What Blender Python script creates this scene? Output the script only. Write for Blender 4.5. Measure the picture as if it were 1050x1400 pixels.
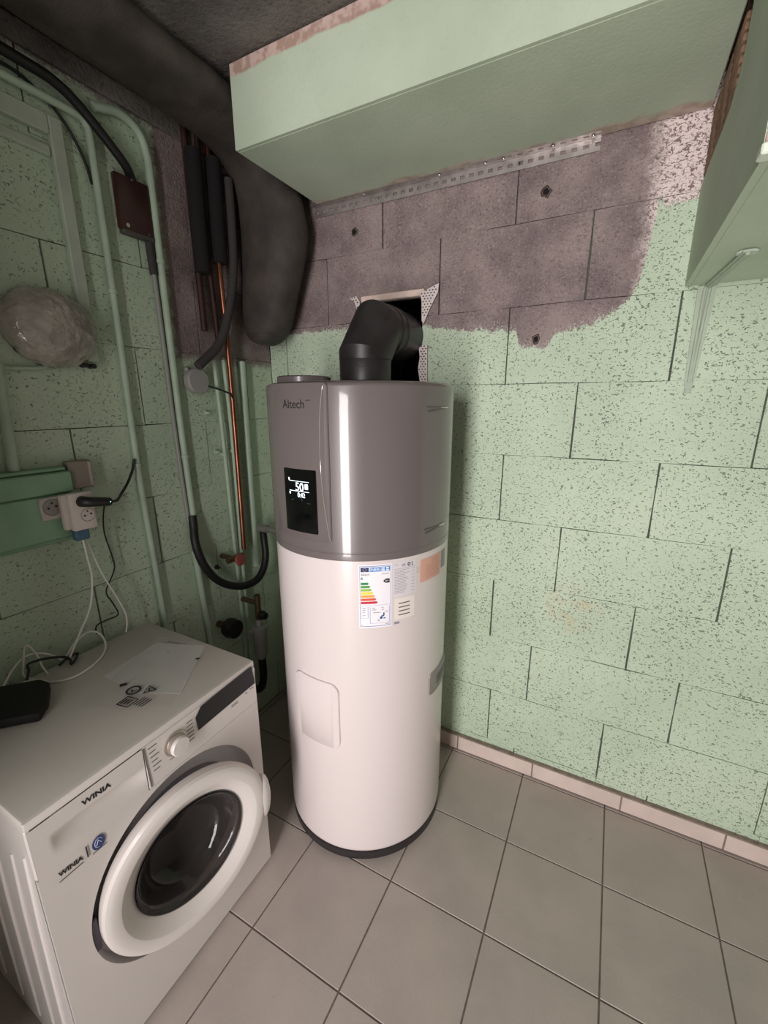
import bpy, bmesh, math, random
from math import sin, cos, pi, radians as rad
from mathutils import Vector, Matrix
random.seed(7)
for o in list(bpy.data.objects): bpy.data.objects.remove(o, do_unlink=True)
SC = bpy.context.scene
COL = SC.collection

# ------------------------------------------------------------------ camera
cam_d = bpy.data.cameras.new('camera')
cam = bpy.data.objects.new('camera', cam_d); COL.objects.link(cam)
RX = Vector((0.884817, 0.465937, -0.001069)); DN = Vector((0.116115, -0.222725, -0.967942)); FW = Vector((-0.451238, 0.856327, -0.251173))
cam.matrix_world = Matrix(((RX.x, -DN.x, -FW.x, 0.41136), (RX.y, -DN.y, -FW.y, -1.63024), (RX.z, -DN.z, -FW.z, 1.56431), (0, 0, 0, 1)))
cam_d.sensor_fit = 'VERTICAL'; cam_d.sensor_height = 36.0; cam_d.lens = 582.866 * 36.0 / 1400.0
cam_d.clip_start = 0.02
SC.camera = cam

# ------------------------------------------------------------------ light: daylight through the open doorway behind the camera
w = bpy.data.worlds.new('world'); SC.world = w; w.use_nodes = True
w.node_tree.nodes['Background'].inputs[0].default_value = (0.80, 0.90, 1.0, 1)
w.node_tree.nodes['Background'].inputs[1].default_value = 1.0
DOOR = (0.0, 0.54, 2.48)          # doorway x0, x1, height
REAR = -3.3
ld = bpy.data.lights.new('doorway_daylight', 'AREA'); ld.shape = 'RECTANGLE'
ld.size = DOOR[1] - DOOR[0] - 0.04; ld.size_y = DOOR[2] - 0.04; ld.energy = 89; ld.color = (1.0, 0.945, 0.935)
lo = bpy.data.objects.new('doorway_daylight', ld); COL.objects.link(lo)
lo.location = ((DOOR[0] + DOOR[1]) / 2, REAR + 0.02, DOOR[2] / 2); lo.rotation_euler = (rad(90), 0, 0)
vs = SC.view_settings
vs.view_transform = 'Standard'; vs.look = 'None'; vs.exposure = 0.0; vs.gamma = 1.0; vs.use_curve_mapping = False

# ------------------------------------------------------------------ helpers
def lin(c):
    return c / 12.92 if c <= 0.04045 else ((c + 0.055) / 1.055) ** 2.4
def S(h, a=1.0):
    if isinstance(h, str): h = [int(h[i:i + 2], 16) for i in (0, 2, 4)]
    return tuple(lin(v / 255.0) for v in h) + (a,)
class NT:
    def __init__(s, name):
        s.m = bpy.data.materials.new(name); s.m.use_nodes = True
        s.t = s.m.node_tree; s.b = s.t.nodes['Principled BSDF']; s.o = s.t.nodes['Material Output']
    def n(s, kind, **kw):
        nd = s.t.nodes.new('ShaderNode' + kind)
        for k, v in kw.items(): setattr(nd, k, v)
        return nd
    def l(s, a, b): s.t.links.new(a, b)
    def setin(s, sock, v):
        if hasattr(v, 'is_linked') or hasattr(v, 'links'): s.l(v, sock)
        else: sock.default_value = v
    def math(s, op, a, b=0.0, c=None, clamp=False):
        nd = s.n('Math', operation=op, use_clamp=clamp)
        s.setin(nd.inputs[0], a); s.setin(nd.inputs[1], b)
        if c is not None: s.setin(nd.inputs[2], c)
        return nd.outputs[0]
    def mix(s, f, a, b):
        nd = s.n('MixRGB'); s.setin(nd.inputs[0], f); s.setin(nd.inputs[1], a); s.setin(nd.inputs[2], b)
        return nd.outputs[0]
    def noise(s, vec, scale, detail=3, rough=0.55, dist=0.0):
        nd = s.n('TexNoise'); nd.inputs['Scale'].default_value = scale; nd.inputs['Detail'].default_value = detail
        nd.inputs['Roughness'].default_value = rough; nd.inputs['Distortion'].default_value = dist
        if vec is not None: s.l(vec, nd.inputs['Vector'])
        return nd.outputs['Fac']
    def rng(s, v, a, b, c=0.0, d=1.0):
        nd = s.n('MapRange'); nd.interpolation_type = 'SMOOTHSTEP'
        s.setin(nd.inputs[0], v); nd.inputs[1].default_value = a; nd.inputs[2].default_value = b
        nd.inputs[3].default_value = c; nd.inputs[4].default_value = d
        return nd.outputs[0]
    def pos(s):
        return s.n('NewGeometry').outputs['Position']
    def obj(s):
        return s.n('TexCoord').outputs['Object']
    def bump(s, h, strength=0.5, dist=0.003):
        nd = s.n('Bump'); nd.inputs['Strength'].default_value = strength; nd.inputs['Distance'].default_value = dist
        s.l(h, nd.inputs['Height']); s.l(nd.outputs[0], s.b.inputs['Normal'])
    def scaled(s, v, k):
        nd = s.n('VectorMath', operation='MULTIPLY'); s.l(v, nd.inputs[0]); nd.inputs[1].default_value = k
        return nd.outputs[0]
MATS = {}
def mat(name, col, rough=0.5, metal=0.0, var=0.0, vscale=6.0, bump=0.0, bscale=60.0, coat=0.0, emit=None, trans=0.0, ior=1.45, alpha=1.0, bdist=0.002):
    if name in MATS: return MATS[name]
    g = NT(name); c = S(col)
    if var > 0:
        f = g.noise(g.obj(), vscale, 4)
        a = tuple(v * (1 - var) for v in c[:3]) + (1,); b = tuple(min(1, v * (1 + var)) for v in c[:3]) + (1,)
        g.l(g.mix(g.rng(f, 0.3, 0.7), a, b), g.b.inputs['Base Color'])
    else: g.b.inputs['Base Color'].default_value = c
    g.b.inputs['Roughness'].default_value = rough; g.b.inputs['Metallic'].default_value = metal
    if bump > 0: g.bump(g.noise(g.obj(), bscale, 4), bump, bdist)
    if coat > 0:
        g.b.inputs['Coat Weight'].default_value = coat; g.b.inputs['Coat Roughness'].default_value = 0.06
    if emit:
        g.b.inputs['Emission Color'].default_value = S(emit[0]); g.b.inputs['Emission Strength'].default_value = emit[1]
    if trans > 0:
        g.b.inputs['Transmission Weight'].default_value = trans; g.b.inputs['IOR'].default_value = ior
    g.b.inputs['Alpha'].default_value = alpha
    MATS[name] = g.m
    return g.m

class MB:
    """collects shapes in world coordinates and links them as one mesh object"""
    def __init__(s): s.v = []; s.f = []
    def add(s, vs_, fs_):
        k = len(s.v); s.v += [tuple(p) for p in vs_]; s.f += [tuple(i + k for i in f) for f in fs_]
        return s
    def box(s, a, b):
        x0, y0, z0 = [min(a[i], b[i]) for i in range(3)]; x1, y1, z1 = [max(a[i], b[i]) for i in range(3)]
        return s.add([(x0, y0, z0), (x1, y0, z0), (x1, y1, z0), (x0, y1, z0), (x0, y0, z1), (x1, y0, z1), (x1, y1, z1), (x0, y1, z1)],
                     [(0, 3, 2, 1), (4, 5, 6, 7), (0, 1, 5, 4), (1, 2, 6, 5), (2, 3, 7, 6), (3, 0, 4, 7)])
    def bbox(s, a, b, e=0.004, seg=2):
        bm = bmesh.new(); bmesh.ops.create_cube(bm, size=1)
        c = [(a[i] + b[i]) / 2 for i in range(3)]; d = [abs(b[i] - a[i]) for i in range(3)]
        for v in bm.verts: v.co = Vector([c[i] + v.co[i] * d[i] for i in range(3)])
        bmesh.ops.bevel(bm, geom=bm.edges[:], offset=min(e, 0.45 * min(d)), segments=seg, affect='EDGES', profile=0.5)
        return s.bm(bm)
    def bm(s, bm, free=True):
        bm.verts.index_update()
        s.add([v.co[:] for v in bm.verts], [[v.index for v in f.verts] for f in bm.faces])
        if free: bm.free()
        return s
    def sweep(s, path, r, n=12, cap=True, up=None, sect=None, mitre=False):
        P = [Vector(p) for p in path]; m = len(P)
        T = [((P[min(i + 1, m - 1)] - P[i]).normalized() + (P[i] - P[max(i - 1, 0)]).normalized()).normalized() for i in range(m)]
        ref = Vector(up) if up else (Vector((0, 0, 1)) if abs(T[0].z) < 0.9 else Vector((1, 0, 0)))
        N = (ref - T[0] * ref.dot(T[0])).normalized()
        rings = []
        for i in range(m):
            N = (N - T[i] * N.dot(T[i])).normalized(); B = T[i].cross(N)
            rr = r(i / (m - 1)) if callable(r) else r
            ring = []
            for k in range(n):
                a = 2 * pi * k / n
                ca, sa = (cos(a), sin(a)) if sect is None else (cos(a) * sect[0], sin(a) * sect[1])
                q = (N * ca + B * sa) * rr
                if mitre and 0 < i < m - 1:
                    t0, t1 = (P[i] - P[i - 1]).normalized(), (P[i + 1] - P[i]).normalized(); bd = (t1 - t0)
                    if bd.length > 1e-4:
                        bd.normalize(); q = q + bd * q.dot(bd) * (1 / max(0.3, t0.dot(T[i])) - 1)
                ring.append(P[i] + q)
            rings.append(ring)
        vs_ = [p for q in rings for p in q]; fs_ = []
        for i in range(m - 1):
            for k in range(n):
                fs_.append((i * n + k, i * n + (k + 1) % n, (i + 1) * n + (k + 1) % n, (i + 1) * n + k))
        if cap:
            fs_.append(tuple(range(n - 1, -1, -1))); fs_.append(tuple((m - 1) * n + k for k in range(n)))
        return s.add(vs_, fs_)
    def cyl(s, a, b, r, n=20, r2=None):
        r2 = r if r2 is None else r2
        return s.sweep([a, b], (lambda t: r + (r2 - r) * t), n)
    def lathe(s, prof, o=(0, 0, 0), ax=(0, 0, 1), n=48, e1=None, close=False):
        """prof: list of (radius, height along ax)"""
        A = Vector(ax).normalized(); o = Vector(o)
        e = Vector(e1) if e1 else (Vector((1, 0, 0)) if abs(A.x) < 0.9 else Vector((0, 1, 0)))
        e = (e - A * e.dot(A)).normalized(); f = A.cross(e)
        vs_ = []; fs_ = []; m = len(prof)
        for (r, h) in prof:
            for k in range(n):
                a = 2 * pi * k / n; vs_.append(o + A * h + (e * cos(a) + f * sin(a)) * max(r, 1e-5))
        for i in range(m - 1 if not close else m):
            j = (i + 1) % m
            for k in range(n): fs_.append((i * n + k, i * n + (k + 1) % n, j * n + (k + 1) % n, j * n + k))
        return s.add(vs_, fs_)
    def prism(s, pts, d):
        """pts: 3D loop, d: extrusion vector"""
        n = len(pts); d = Vector(d); P = [Vector(p) for p in pts]
        return s.add([p for p in P] + [p + d for p in P], [tuple(range(n - 1, -1, -1)), tuple(range(n, 2 * n))] + [(i, (i + 1) % n, n + (i + 1) % n, n + i) for i in range(n)])
    def build(s, name, m, parent=None, smooth=None, fix=True):
        me = bpy.data.meshes.new(name)
        org = Vector(parent['org']) if parent is not None else (Vector(s.org) if hasattr(s, 'org') else Vector((0, 0, 0)))
        me.from_pydata([tuple(Vector(p) - org) for p in s.v], [], s.f); me.validate()
        if fix:
            b = bmesh.new(); b.from_mesh(me); bmesh.ops.recalc_face_normals(b, faces=b.faces[:]); b.to_mesh(me); b.free()
        if isinstance(m, (list, tuple)):
            for q in m: me.materials.append(q)
        else: me.materials.append(m)
        if smooth is not None:
            try: me.shade_smooth()
            except Exception: pass
            me.set_sharp_from_angle(angle=rad(smooth))
        o = bpy.data.objects.new(name, me); COL.objects.link(o)
        if parent is not None:
            o.parent = parent
        else: o.location = org
        o['org'] = tuple(org)
        return o
def B(): return MB()
def tag(o, label, cat, group=None):
    o['label'] = label; o['category'] = cat
    if group: o['group'] = group
    return o
def struct(o, label=None):
    o['kind'] = 'structure'
    if label: o['label'] = label
    return o
def thing(name, loc, label, cat, group=None):
    o = bpy.data.objects.new(name, None); COL.objects.link(o); o.location = loc; o['org'] = tuple(loc); o.empty_display_size = 0.05
    return tag(o, label, cat, group)
def smooth_path(P, k=6, closed=False):
    P = [Vector(p) for p in P]; out = []
    for i in range(len(P) - 1):
        p0 = P[max(i - 1, 0)]; p1 = P[i]; p2 = P[i + 1]; p3 = P[min(i + 2, len(P) - 1)]
        for j in range(k):
            t = j / k; t2 = t * t; t3 = t2 * t
            out.append(0.5 * ((2 * p1) + (p2 - p0) * t + (2 * p0 - 5 * p1 + 4 * p2 - p3) * t2 + (3 * p1 - p0 - 3 * p2 + p3) * t3))
    out.append(P[-1]); return out
def one(mb, name, m, label, cat, group=None, smooth=40):
    c = [sum(p[i] for p in mb.v) / len(mb.v) for i in range(2)]; mb.org = (c[0], c[1], min(p[2] for p in mb.v))
    return tag(mb.build(name, m, None, smooth), label, cat, group)
def text2d(body, size=1.0, bold=0.0, xs=1.0):
    cu = bpy.data.curves.new('lettering', 'FONT'); cu.body = body; cu.size = size; cu.align_x = 'CENTER'; cu.align_y = 'CENTER'
    cu.offset = bold * size; cu.resolution_u = 3
    o = bpy.data.objects.new('lettering_tmp', cu); COL.objects.link(o)
    me = bpy.data.meshes.new_from_object(o.evaluated_get(bpy.context.evaluated_depsgraph_get()))
    v = [(p.co.x * xs, p.co.y) for p in me.vertices]; f = [tuple(q.vertices) for q in me.polygons]
    bpy.data.objects.remove(o, do_unlink=True); bpy.data.curves.remove(cu); bpy.data.meshes.remove(me)
    return v, f
def text_on(mb, body, size, fn, bold=0.0, xs=1.0, fit=None):
    v, f = text2d(body, size, bold, xs)
    if fit:            # fit = (width, height) of the inked letters
        x0, x1 = min(p[0] for p in v), max(p[0] for p in v); y0, y1 = min(p[1] for p in v), max(p[1] for p in v)
        v = [((p[0] - (x0 + x1) / 2) * fit[0] / (x1 - x0), (p[1] - (y0 + y1) / 2) * fit[1] / (y1 - y0)) for p in v]
    return mb.add([fn(*p) for p in v], f)

# ------------------------------------------------------------------ wall materials
def block_material(name, side):
    g = NT(name); p = g.pos()
    sep = g.n('SeparateXYZ'); g.l(p, sep.inputs[0]); X, Y, Z = sep.outputs
    rag = g.noise(p, 28, 5, 0.7); rag2 = g.noise(p, 150, 2, 0.6)
    wob = g.math('ADD', g.math('MULTIPLY', g.math('SUBTRACT', rag, 0.5), 0.07), g.math('MULTIPLY', g.math('SUBTRACT', rag2, 0.5), 0.025))
    zz = g.math('ADD', Z, wob)
    if side == 'back':
        pts = [(-1.05, 1.855), (-0.83, 1.858), (-0.64, 1.857), (-0.26, 1.839), (-0.10, 1.812), (0.03, 1.811), (0.075, 1.80), (0.09, 1.745), (0.185, 1.745), (0.20, 1.782), (0.29, 1.80), (0.365, 1.83), (0.415, 1.875), (0.435, 1.93), (0.447, 2.02), (0.455, 2.13), (0.475, 2.105), (0.55, 2.118)]
        fc = g.n('FloatCurve'); cv = fc.mapping.curves[0]; x0, x1, z0, z1 = -1.05, 0.55, 1.7, 2.2
        q = [((a - x0) / (x1 - x0), (b - z0) / (z1 - z0)) for a, b in pts]
        cv.points[0].location = q[0]; cv.points[1].location = q[-1]
        for a in q[1:-1]: cv.points.new(*a)
        for a in cv.points: a.handle_type = 'VECTOR'
        fc.mapping.update()
        u = g.math('DIVIDE', g.math('SUBTRACT', X, x0), x1 - x0, clamp=True); g.l(u, fc.inputs['Value'])
        zb = g.math('ADD', g.math('MULTIPLY', fc.outputs[0], z1 - z0), z0)
        raw = g.rng(g.math('SUBTRACT', zz, zb), -0.004, 0.006)
        raw = g.math('MULTIPLY', raw, g.math('LESS_THAN', X, 0.60))
        pale = g.math('MULTIPLY', raw, g.rng(g.math('ADD', X, g.math('MULTIPLY', wob, 1.2)), 0.40, 0.47))
    else:
        top = g.rng(zz, 2.425, 2.45)
        col = g.math('MULTIPLY', g.rng(g.math('ADD', Y, wob), -0.515, -0.495), g.rng(zz, 1.70, 1.74))
        raw = g.math('MAXIMUM', top, col); pale = None
    # painted blockwork
    big = g.noise(p, 2.2, 3); fine = g.noise(p, 45, 4)
    pc = g.mix(g.rng(big, 0.3, 0.7), S('b4c6ad'), S('c3d2ba'))
    pc = g.mix(g.math('MULTIPLY', g.rng(fine, 0.55, 0.75), 0.25), pc, S('aabaa6'))
    # pores of the concrete that the paint did not fill
    pv = g.n('VectorMath', operation='MULTIPLY'); g.l(p, pv.inputs[0]); pv.inputs[1].default_value = (115, 115, 155)
    po = g.noise(pv.outputs[0], 1.0, 2.5, 0.55, 0.9)
    dens = g.noise(p, 3.1, 2)
    thr = g.math('ADD', g.math('MULTIPLY', g.math('SUBTRACT', dens, 0.5), 0.10), 0.365 if side == 'back' else 0.352)
    pit = g.rng(g.math('SUBTRACT', po, thr), -0.025, 0.02, 1.0, 0.0)
    pc = g.mix(g.math('MULTIPLY', pit, 0.75), pc, S('626c5c'))
    # bare concrete
    r1 = g.noise(p, 7, 5, 0.65); r2 = g.noise(p, 120, 3, 0.7)
    rc = g.mix(g.rng(r1, 0.3, 0.7), S('776868'), S('9c8b88') if side == 'back' else S('9a8b86'))
    rc = g.mix(g.math('MULTIPLY', g.rng(r2, 0.55, 0.70), 0.6), rc, S('b9aaa7'))
    rc = g.mix(g.math('MULTIPLY', g.rng(r2, 0.42, 0.30), 0.5), rc, S('4f4546'))
    rc = g.mix(g.math('MULTIPLY', pit, 0.25 if side == 'back' else 0.6), rc, S('3c3535'))
    if pale is not None:
        wc = g.mix(g.rng(g.noise(pv.outputs[0], 0.8, 3, 0.6, 1.2), 0.40, 0.50), S('87736f'), S('efdedb'))
        rc = g.mix(pale, rc, wc)
    # pale crumbs of torn paint along the edge of the paint
    if side == 'back':
        e1 = g.math('SUBTRACT', zz, zb)
        edge = g.math('MULTIPLY', g.rng(e1, -0.035, -0.004), g.rng(e1, 0.03, 0.004))
        crumb = g.math('MULTIPLY', edge, g.rng(g.noise(p, 170, 2), 0.55, 0.62))
        st = g.n('VectorMath', operation='DISTANCE'); g.l(p, st.inputs[0]); st.inputs[1].default_value = (0.36, 0.0, 0.80)
        pc = g.mix(g.math('MULTIPLY', g.rng(st.outputs[1], 0.14, 0.03), g.math('MULTIPLY', g.rng(g.noise(p, 16, 4), 0.4, 0.65), 0.45)), pc, S('c2ae86'))
    c = g.mix(raw, pc, rc)
    if side == 'back': c = g.mix(g.math('MULTIPLY', crumb, 0.7), c, S('d9d6cc'))
    g.l(c, g.b.inputs['Base Color'])
    g.b.inputs['Roughness'].default_value = 0.62
    h = g.math('SUBTRACT', g.math('ADD', g.math('MULTIPLY', fine, 0.35), g.math('MULTIPLY', r2, g.math('ADD', 0.2, g.math('MULTIPLY', raw, 0.8)))), g.math('MULTIPLY', pit, g.math('SUBTRACT', 1.0, g.math('MULTIPLY', raw, 0.75))))
    h = g.math('ADD', h, g.math('MULTIPLY', raw, -0.25))
    g.bump(h, 0.9, 0.006)
    return g.m
M_BACK = block_material('painted_blocks_back', 'back')
M_LEFT = block_material('painted_blocks_left', 'left')
M_MORTAR = mat('mortar', '55584f', 0.95, var=0.2, vscale=30, bump=0.6, bscale=120)
M_PLASTER = mat('grey_plaster', '7a7773', 0.8, var=0.06, bump=0.3, bscale=40)
g = NT('ceiling_concrete'); p = g.pos(); n1 = g.noise(p, 3.5, 5); n2 = g.noise(p, 60, 4, 0.65)
c = g.mix(g.rng(n1, 0.3, 0.7), S('4c4744'), S('75706a')); c = g.mix(g.math('MULTIPLY', g.rng(n2, 0.45, 0.3), 0.5), c, S('2f2b2a'))
g.l(c, g.b.inputs['Base Color']); g.b.inputs['Roughness'].default_value = 0.95; g.bump(g.math('ADD', n2, n1), 0.8, 0.008); M_CEIL = g.m

# ------------------------------------------------------------------ blockwork walls
GAPV, GAPH = 0.0052, 0.0009
def block_mesh(W, H, axis, seed):
    """axis 'b': u=+x, out=-y ; 'l': u=+y, out=+x ; origin at lower corner of the face"""
    rn = random.Random(seed); mb = MB()
    us = [0, 0.17, 0.36, 0.52, 0.7, 0.86, 1]
    ring = [(u, 0) for u in us] + [(1, 0.5)] + [(u, 1) for u in reversed(us)] + [(0, 0.5)]; n = len(ring)
    jit = []
    for (u, v) in ring:
        corner = u in (0, 1) and v in (0, 1)
        jit.append(((rn.uniform(-1, 1) * 0.0014 if u in (0, 1) else 0.0), (rn.uniform(-1, 0.55) * 0.0017 * (1 if v == 1 else -1) if v in (0, 1) else 0.0)))
    vs_ = []
    for dep in (0.0, -0.022):
        for (u, v), (ju, jv) in zip(ring, jit): vs_.append((W * u + ju, H * v + jv, dep + (rn.uniform(-0.0011, 0.0004) if dep == 0.0 else 0.0)))
    fs_ = [tuple(range(n))] + [(i, (i + 1) % n, n + (i + 1) % n, n + i) for i in range(n)]
    if axis == 'b': vs_ = [(u, -d, v) for u, v, d in vs_]
    else: vs_ = [(d, u, v) for u, v, d in vs_]
    me = bpy.data.meshes.new('block'); me.from_pydata(vs_, [], fs_)
    b = bmesh.new(); b.from_mesh(me); bmesh.ops.recalc_face_normals(b, faces=b.faces[:])
    f0 = max(b.faces, key=lambda f: f.calc_area()); out = Vector((0, -1, 0)) if axis == 'b' else Vector((1, 0, 0))
    if f0.normal.dot(out) < 0: bmesh.ops.reverse_faces(b, faces=b.faces[:])
    b.to_mesh(me); b.free()
    me.materials.append(M_BACK if axis == 'b' else M_LEFT)
    return me
_cache = {}
def lay_blocks(wall, rects, axis, face):
    for k, (u0, u1, v0, v1) in enumerate(rects):
        a0, a1, b0, b1 = u0 + GAPV / 2, u1 - GAPV / 2, v0 + GAPH / 2, v1 - GAPH / 2
        if a1 - a0 < 0.012 or b1 - b0 < 0.012: continue
        key = (axis, round(a1 - a0, 3), round(b1 - b0, 3), k % 5)
        if key not in _cache: _cache[key] = block_mesh(a1 - a0, b1 - b0, axis, hash(key) % 9999 if False else (k * 13 + len(_cache)))
        o = bpy.data.objects.new('block', _cache[key]); COL.objects.link(o); o.parent = wall
        d = random.Random(k * 7 + 1).uniform(-0.0015, 0.0015)
        o.location = (a0, face - d, b0) if axis == 'b' else (face + d, a0, b0)
def cut(rects, h):
    out = []
    for (a, b, c, d) in rects:
        if b <= h[0] or a >= h[1] or d <= h[2] or c >= h[3]: out.append((a, b, c, d)); continue
        if a < h[0]: out.append((a, h[0], c, d))
        if b > h[1]: out.append((h[1], b, c, d))
        m0, m1 = max(a, h[0]), min(b, h[1])
        if d > h[3]: out.append((m0, m1, h[3], d))
        if c < h[2]: out.append((m0, m1, c, h[2]))
    return out
XL, XR, ZC = -1.05, 1.60, 2.55
HOLE = (-0.575, -0.283, 1.625, 1.947)
# wall_back: rows of 50 x 25 cm concrete blocks, measured joints per row
z45, hB, bx = 1.3701, 0.2545, 0.0434
rows = {0: 0.5, 1: 0.0, 2: 0.5, 3: 0.0, 4: 0.5, 5: 0.0, 6: 0.5, 7: 0.0, 8: 0.36, 10: 0.3}
offs = {1: 0.005, 2: -0.008, 3: 0.006, 4: -0.002, 5: 0.017, 6: -0.005, 7: 0.014}
rects = []
for r in range(0, 11):
    zt = min(z45 + (5 - r) * hB, ZC); zb = max(z45 + (4 - r) * hB, 0.0)
    if zt - zb < 0.02: continue
    if r == 9: js = [-0.92, -0.42, 0.075, 0.516, 1.014, 1.51]
    else:
        ph = rows[r] * 0.5 + bx + offs.get(r, 0.0); js = [ph + 0.5 * k for k in range(-4, 5)]
    if r < 2: js = [j for j in js if not 0.52 < j < 0.58]
    js = [XL] + [j for j in js if XL + 0.02 < j < XR - 0.02] + [XR]
    rects += [(js[i], js[i + 1], zb, zt) for i in range(len(js) - 1)]
notched = [q for q in rects if q[0] < HOLE[0] and q[1] > HOLE[1] and q[2] < HOLE[3] - 0.01 < q[3] - 0.1 and q[2] > HOLE[2] + 0.05]
rects = cut([q for q in rects if q not in notched], HOLE)
wb = MB()
for a, b, c, d in cut([(XL - 0.15, XR + 0.15, 0.0, ZC)], HOLE): wb.box((a, 0.012, c), (b, 0.2, d))
wall_back = struct(wb.build('wall_back', M_MORTAR)); lay_blocks(wall_back, rects, 'b', 0.0)
for (a, b, c, d) in notched:      # the block over the opening has its lower edge broken out
    W, H, n0, n1, nh = b - a - GAPV, d - c - GAPH, HOLE[0] - a, HOLE[1] - a, HOLE[3] - c
    pl = [(0, 0), (n0, 0), (n0, nh), (n1, nh), (n1, 0), (W, 0), (W, H), (W * .6, H), (W * .3, H), (0, H), (0, H * .5)]
    q = MB().prism([(a + GAPV / 2 + u, 0.0, c + GAPH / 2 + v) for u, v in pl], (0, 0.022, 0)); q.build('block', M_BACK, wall_back)
# opening behind the elbow: a box coloured near-black for the shade inside
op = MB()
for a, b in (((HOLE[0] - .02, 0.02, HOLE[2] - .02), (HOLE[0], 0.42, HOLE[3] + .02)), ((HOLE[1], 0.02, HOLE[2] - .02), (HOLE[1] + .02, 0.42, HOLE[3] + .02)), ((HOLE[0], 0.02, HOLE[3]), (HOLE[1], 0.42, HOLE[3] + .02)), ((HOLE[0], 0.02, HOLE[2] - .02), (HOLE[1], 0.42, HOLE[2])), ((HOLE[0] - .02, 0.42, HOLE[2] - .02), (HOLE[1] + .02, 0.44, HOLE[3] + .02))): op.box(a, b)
op.build('opening_shade_box', mat('opening_shade', '15130f', 0.9), wall_back)
# wall_left
hl = 0.2575; zl = [1.485 + hl * k for k in range(-6, 5)]; zl[0] = 0.0
ph_l = {5: -0.664, 6: -0.397, 7: -0.60, 8: -0.375, 4: -0.408, 3: -0.673, 2: -0.42, 9: -0.595, 10: -0.35, 1: -0.66, 0: -0.42}
rects = []
for i in range(len(zl)):
    z0 = zl[i]; z1 = (zl[i + 1] if i + 1 < len(zl) else ZC); z1 = min(z1, ZC)
    if z1 - z0 < 0.02: continue
    js = sorted([ph_l.get(i - 1, -0.6) + 0.5 * k for k in range(-6, 3)])
    js = [REAR] + [j for j in js if REAR + 0.05 < j < -0.02] + [0.0]
    rects += [(js[k], js[k + 1], z0, z1) for k in range(len(js) - 1)]
wl = MB().box((XL - 0.2, REAR, 0.0), (XL - 0.012, 0.2, ZC))
wall_left = struct(wl.build('wall_left', M_MORTAR)); lay_blocks(wall_left, rects, 'l', XL)
# right wall and rear wall with the doorway the daylight comes through
struct(MB().box((XR, REAR, 0), (XR + 0.2, 0.0, ZC)).build('wall_right', M_PLASTER))
rw = MB()
rw.box((XL - 0.2, REAR - 0.2, 0), (DOOR[0], REAR, ZC)).box((DOOR[1], REAR - 0.2, 0), (XR + 0.2, REAR, ZC)).box((DOOR[0], REAR - 0.2, DOOR[2]), (DOOR[1], REAR, ZC))
struct(rw.build('wall_rear', M_PLASTER))
struct(MB().box((XL + 0.002, -2.42, 0), (-0.165, -2.30, ZC)).build('light_blocking_wall', M_PLASTER))     # unseen wall stub added to keep daylight off the left wall
struct(MB().bbox((XL, REAR, 2.446), (XL + 0.014, -0.004, 2.503), 0.004, 2).build('trim_1', M_CEIL))    # rough concrete ledge at the top of the left wall
ce = MB().box((XL - 0.2, REAR - 0.2, ZC), (XR + 0.2, 0.2, ZC + 0.2))
ceiling = struct(ce.build('ceiling', M_CEIL))

# ------------------------------------------------------------------ floor of square tiles
M_GROUT = mat('grout', '6a5f5a', 0.9, var=0.15, vscale=40, bump=0.3, bscale=200)
g = NT('floor_tile'); p = g.pos(); oi = g.n('ObjectInfo').outputs['Random']
n1 = g.noise(p, 5, 4); n2 = g.noise(p, 220, 2)
c = g.mix(g.rng(n1, 0.3, 0.7), S('aa9f98'), S('b6aaa2')); c = g.mix(g.math('MULTIPLY', oi, 0.2), c, S('a39a93'))
c = g.mix(g.math('MULTIPLY', g.rng(n2, 0.5, 0.75), 0.25), c, S('8b837d'))
sp = g.noise(p, 38, 1); c = g.mix(g.math('MULTIPLY', g.rng(sp, 0.78, 0.82), 0.5), c, S('5c524c'))
g.l(c, g.b.inputs['Base Color']); g.setin(g.b.inputs['Roughness'], g.rng(n1, 0.2, 0.8, 0.38, 0.55)); g.bump(g.math('ADD', g.math('MULTIPLY', n2, 0.4), n1), 0.12, 0.002); M_TILE = g.m
floor = struct(MB().box((XL - 0.2, REAR - 0.2, -0.2), (XR + 0.2, 0.2, -0.0025)).build('floor', M_GROUT))
tile, gx, gy, gr = 0.31615, 0.24286, 0.0329, 0.0045
_tc = {}
def tile_mesh(wd, dp, nm, m, th=0.01, ch=0.0012):
    key = (round(wd, 4), round(dp, 4), nm)
    if key not in _tc:
        me = bpy.data.meshes.new(nm); v = []
        for ins, z in ((ch, 0.0), (0, -ch), (0, -th)):
            v += [(ins, ins, z), (wd - ins, ins, z), (wd - ins, dp - ins, z), (ins, dp - ins, z)]
        f = [(0, 1, 2, 3)] + [(k * 4 + i, (k + 1) * 4 + i, (k + 1) * 4 + (i + 1) % 4, k * 4 + (i + 1) % 4) for k in (0, 1) for i in range(4)]
        me.from_pydata(v, [], f); me.materials.append(m)
        _tc[key] = me
    return _tc[key]
xs = [gx + tile * i for i in range(-5, 6)]; ys = [-gy - tile * j for j in range(0, 12)]
xs = [XL] + [x for x in xs if XL + .01 < x < XR - .01] + [XR]; ys = [0.0] + [y for y in ys if y > REAR + .01] + [REAR]
for i in range(len(xs) - 1):
    for j in range(len(ys) - 1):
        wd, dp = xs[i + 1] - xs[i] - gr, ys[j] - ys[j + 1] - gr
        if wd < 0.02 or dp < 0.02: continue
        o = bpy.data.objects.new('floor_tile', tile_mesh(wd, dp, 'floor_tile', M_TILE)); COL.objects.link(o); o.parent = floor
        o.location = (xs[i] + gr / 2, ys[j + 1] + gr / 2, random.uniform(-0.0006, 0.0))
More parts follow.
